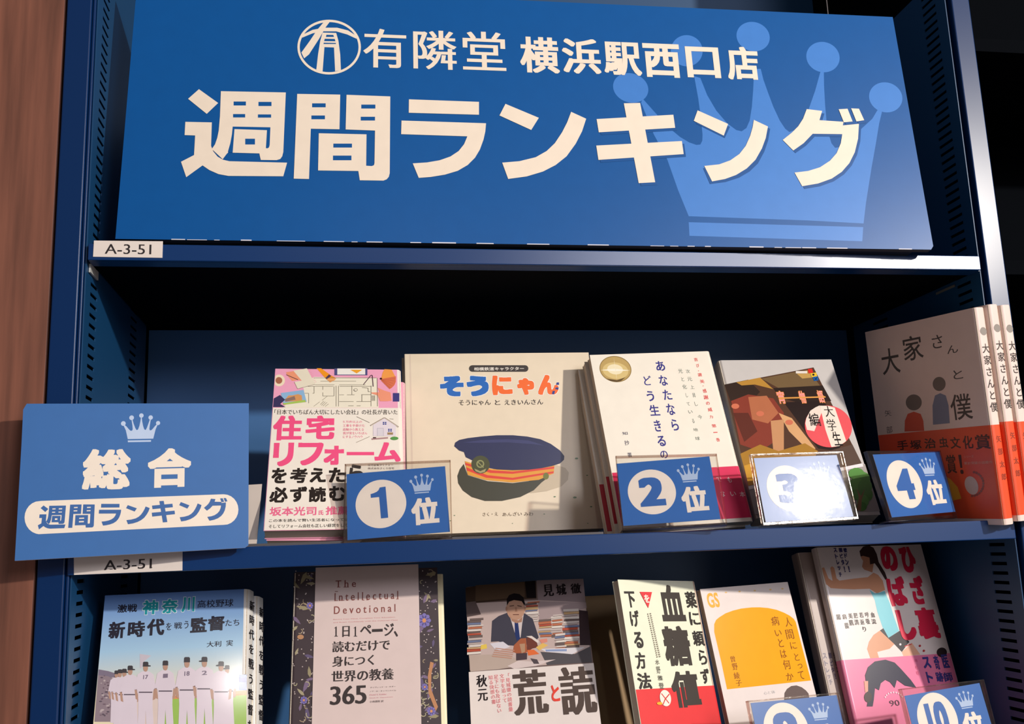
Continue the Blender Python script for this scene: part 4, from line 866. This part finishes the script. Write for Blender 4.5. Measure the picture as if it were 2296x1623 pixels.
p.chars(KN, [('ひ',(898,176,1078,402)),('ざ',(983,428,1162,677)),('裏',(1032,698,1278,977)),('の',(728,172,918,388)),('ば',(783,432,1003,692)),('し',(873,718,1078,988))], RD, (.06,.05))
p.ell(KN, 1280,1092,44,42, (54,40,40), 20)
for y in (1035,1078): p.ell(KN, 1090+(y-1035)*.8, y, 10, 10, (190,60,60), 10)
NV = (52,50,116)
p.chars(KN, [('壁',(424,188,462,226)),('ド',(432,235,466,276)),('ン',(440,288,478,336)),('！',(468,345,486,396)),('腰',(384,188,424,226)),('ピ',(394,238,428,278)),('タ',(404,288,440,334)),('！',(430,348,446,396)),('ス',(338,188,376,226)),('ト',(352,240,384,280)),('レ',(364,290,396,332)),('ッ',(376,345,406,380)),('チ',(384,398,418,438))], NV, (.025,.02))
p.chars(KN, [('血',(660,742,704,788)),('流',(668,800,716,846)),('呼',(612,742,654,788)),('吸',(620,800,662,848)),('若',(562,745,606,792)),('返',(570,805,614,852)),('り',(592,868,628,912)),('肥',(514,750,556,796)),('満',(520,806,566,854)),('美',(468,752,512,798)),('肌',(474,810,522,860)),('肩',(416,760,458,806)),('腰',(436,836,480,886)),('腸',(364,762,410,810))], (60,52,50), (.012,.01))
p.poly(KN, [(640,1500),(615,1290),(640,1220),(700,1170),(790,1155),(870,1180),(920,1230),(1010,1330),(1060,1400),(960,1380),(890,1330),(870,1400),(830,1350),(790,1330),(750,1360),(735,1420),(700,1400),(690,1500),(680,1560),(630,1560)], (48,44,66)); p.poly(KN, [(605,1340),(640,1340),(640,1430),(615,1440)], (226,160,136)); p.ell(KN, 640,1480,34,46, (70,50,50), 16)
p.chars(KN, [('医',(1268,1108,1352,1228)),('師',(1288,1262,1382,1348)),('奇',(1198,1118,1272,1242)),('跡',(1218,1258,1302,1348)),('ス',(1103,1128,1192,1232)),('ト',(1138,1258,1212,1358))], (64,60,130), (.03,.026))
p.chars(KN, [('川',(1040,1150,1068,1175)),('村',(1046,1205,1074,1240)),('明',(1056,1255,1084,1290))], (214,90,130))
for i in range(9): a = R_(-160+i*17); p.ell(KN, 862+78*math.cos(a), 1500+62*math.sin(a), 7, 8, (250,210,220), 8)
p.text(KN, '90', (820,1502,918,1560), (92,50,70), (.0,.0))
p.done('title_lettering', b)
p = Print(fr.shifted(-.0155, ft*.6, -.002), rough=.4)
p.chars(KN, [('壁',(338,1090,382,1142)),('ド',(352,1155,392,1205)),('ン',(366,1218,404,1262)),('！',(392,1275,412,1322)),('腰',(292,1095,334,1145)),('ピ',(306,1160,344,1208)),('タ',(318,1220,356,1264)),('！',(350,1275,368,1322)),('ス',(246,1098,288,1146)),('ト',(262,1162,298,1208)),('レ',(274,1222,310,1266)),('ッ',(290,1285,320,1318)),('チ',(302,1326,338,1372))], (70,52,84), (.02,.016))
for o in SC.objects:
    if o.get('label', '').startswith('plain pale back copy'): p.done('title_lettering', o)

bpy.data.objects.remove(_to)
for o in list(SC.objects):
    if 'part_kind' in o: del o['part_kind']
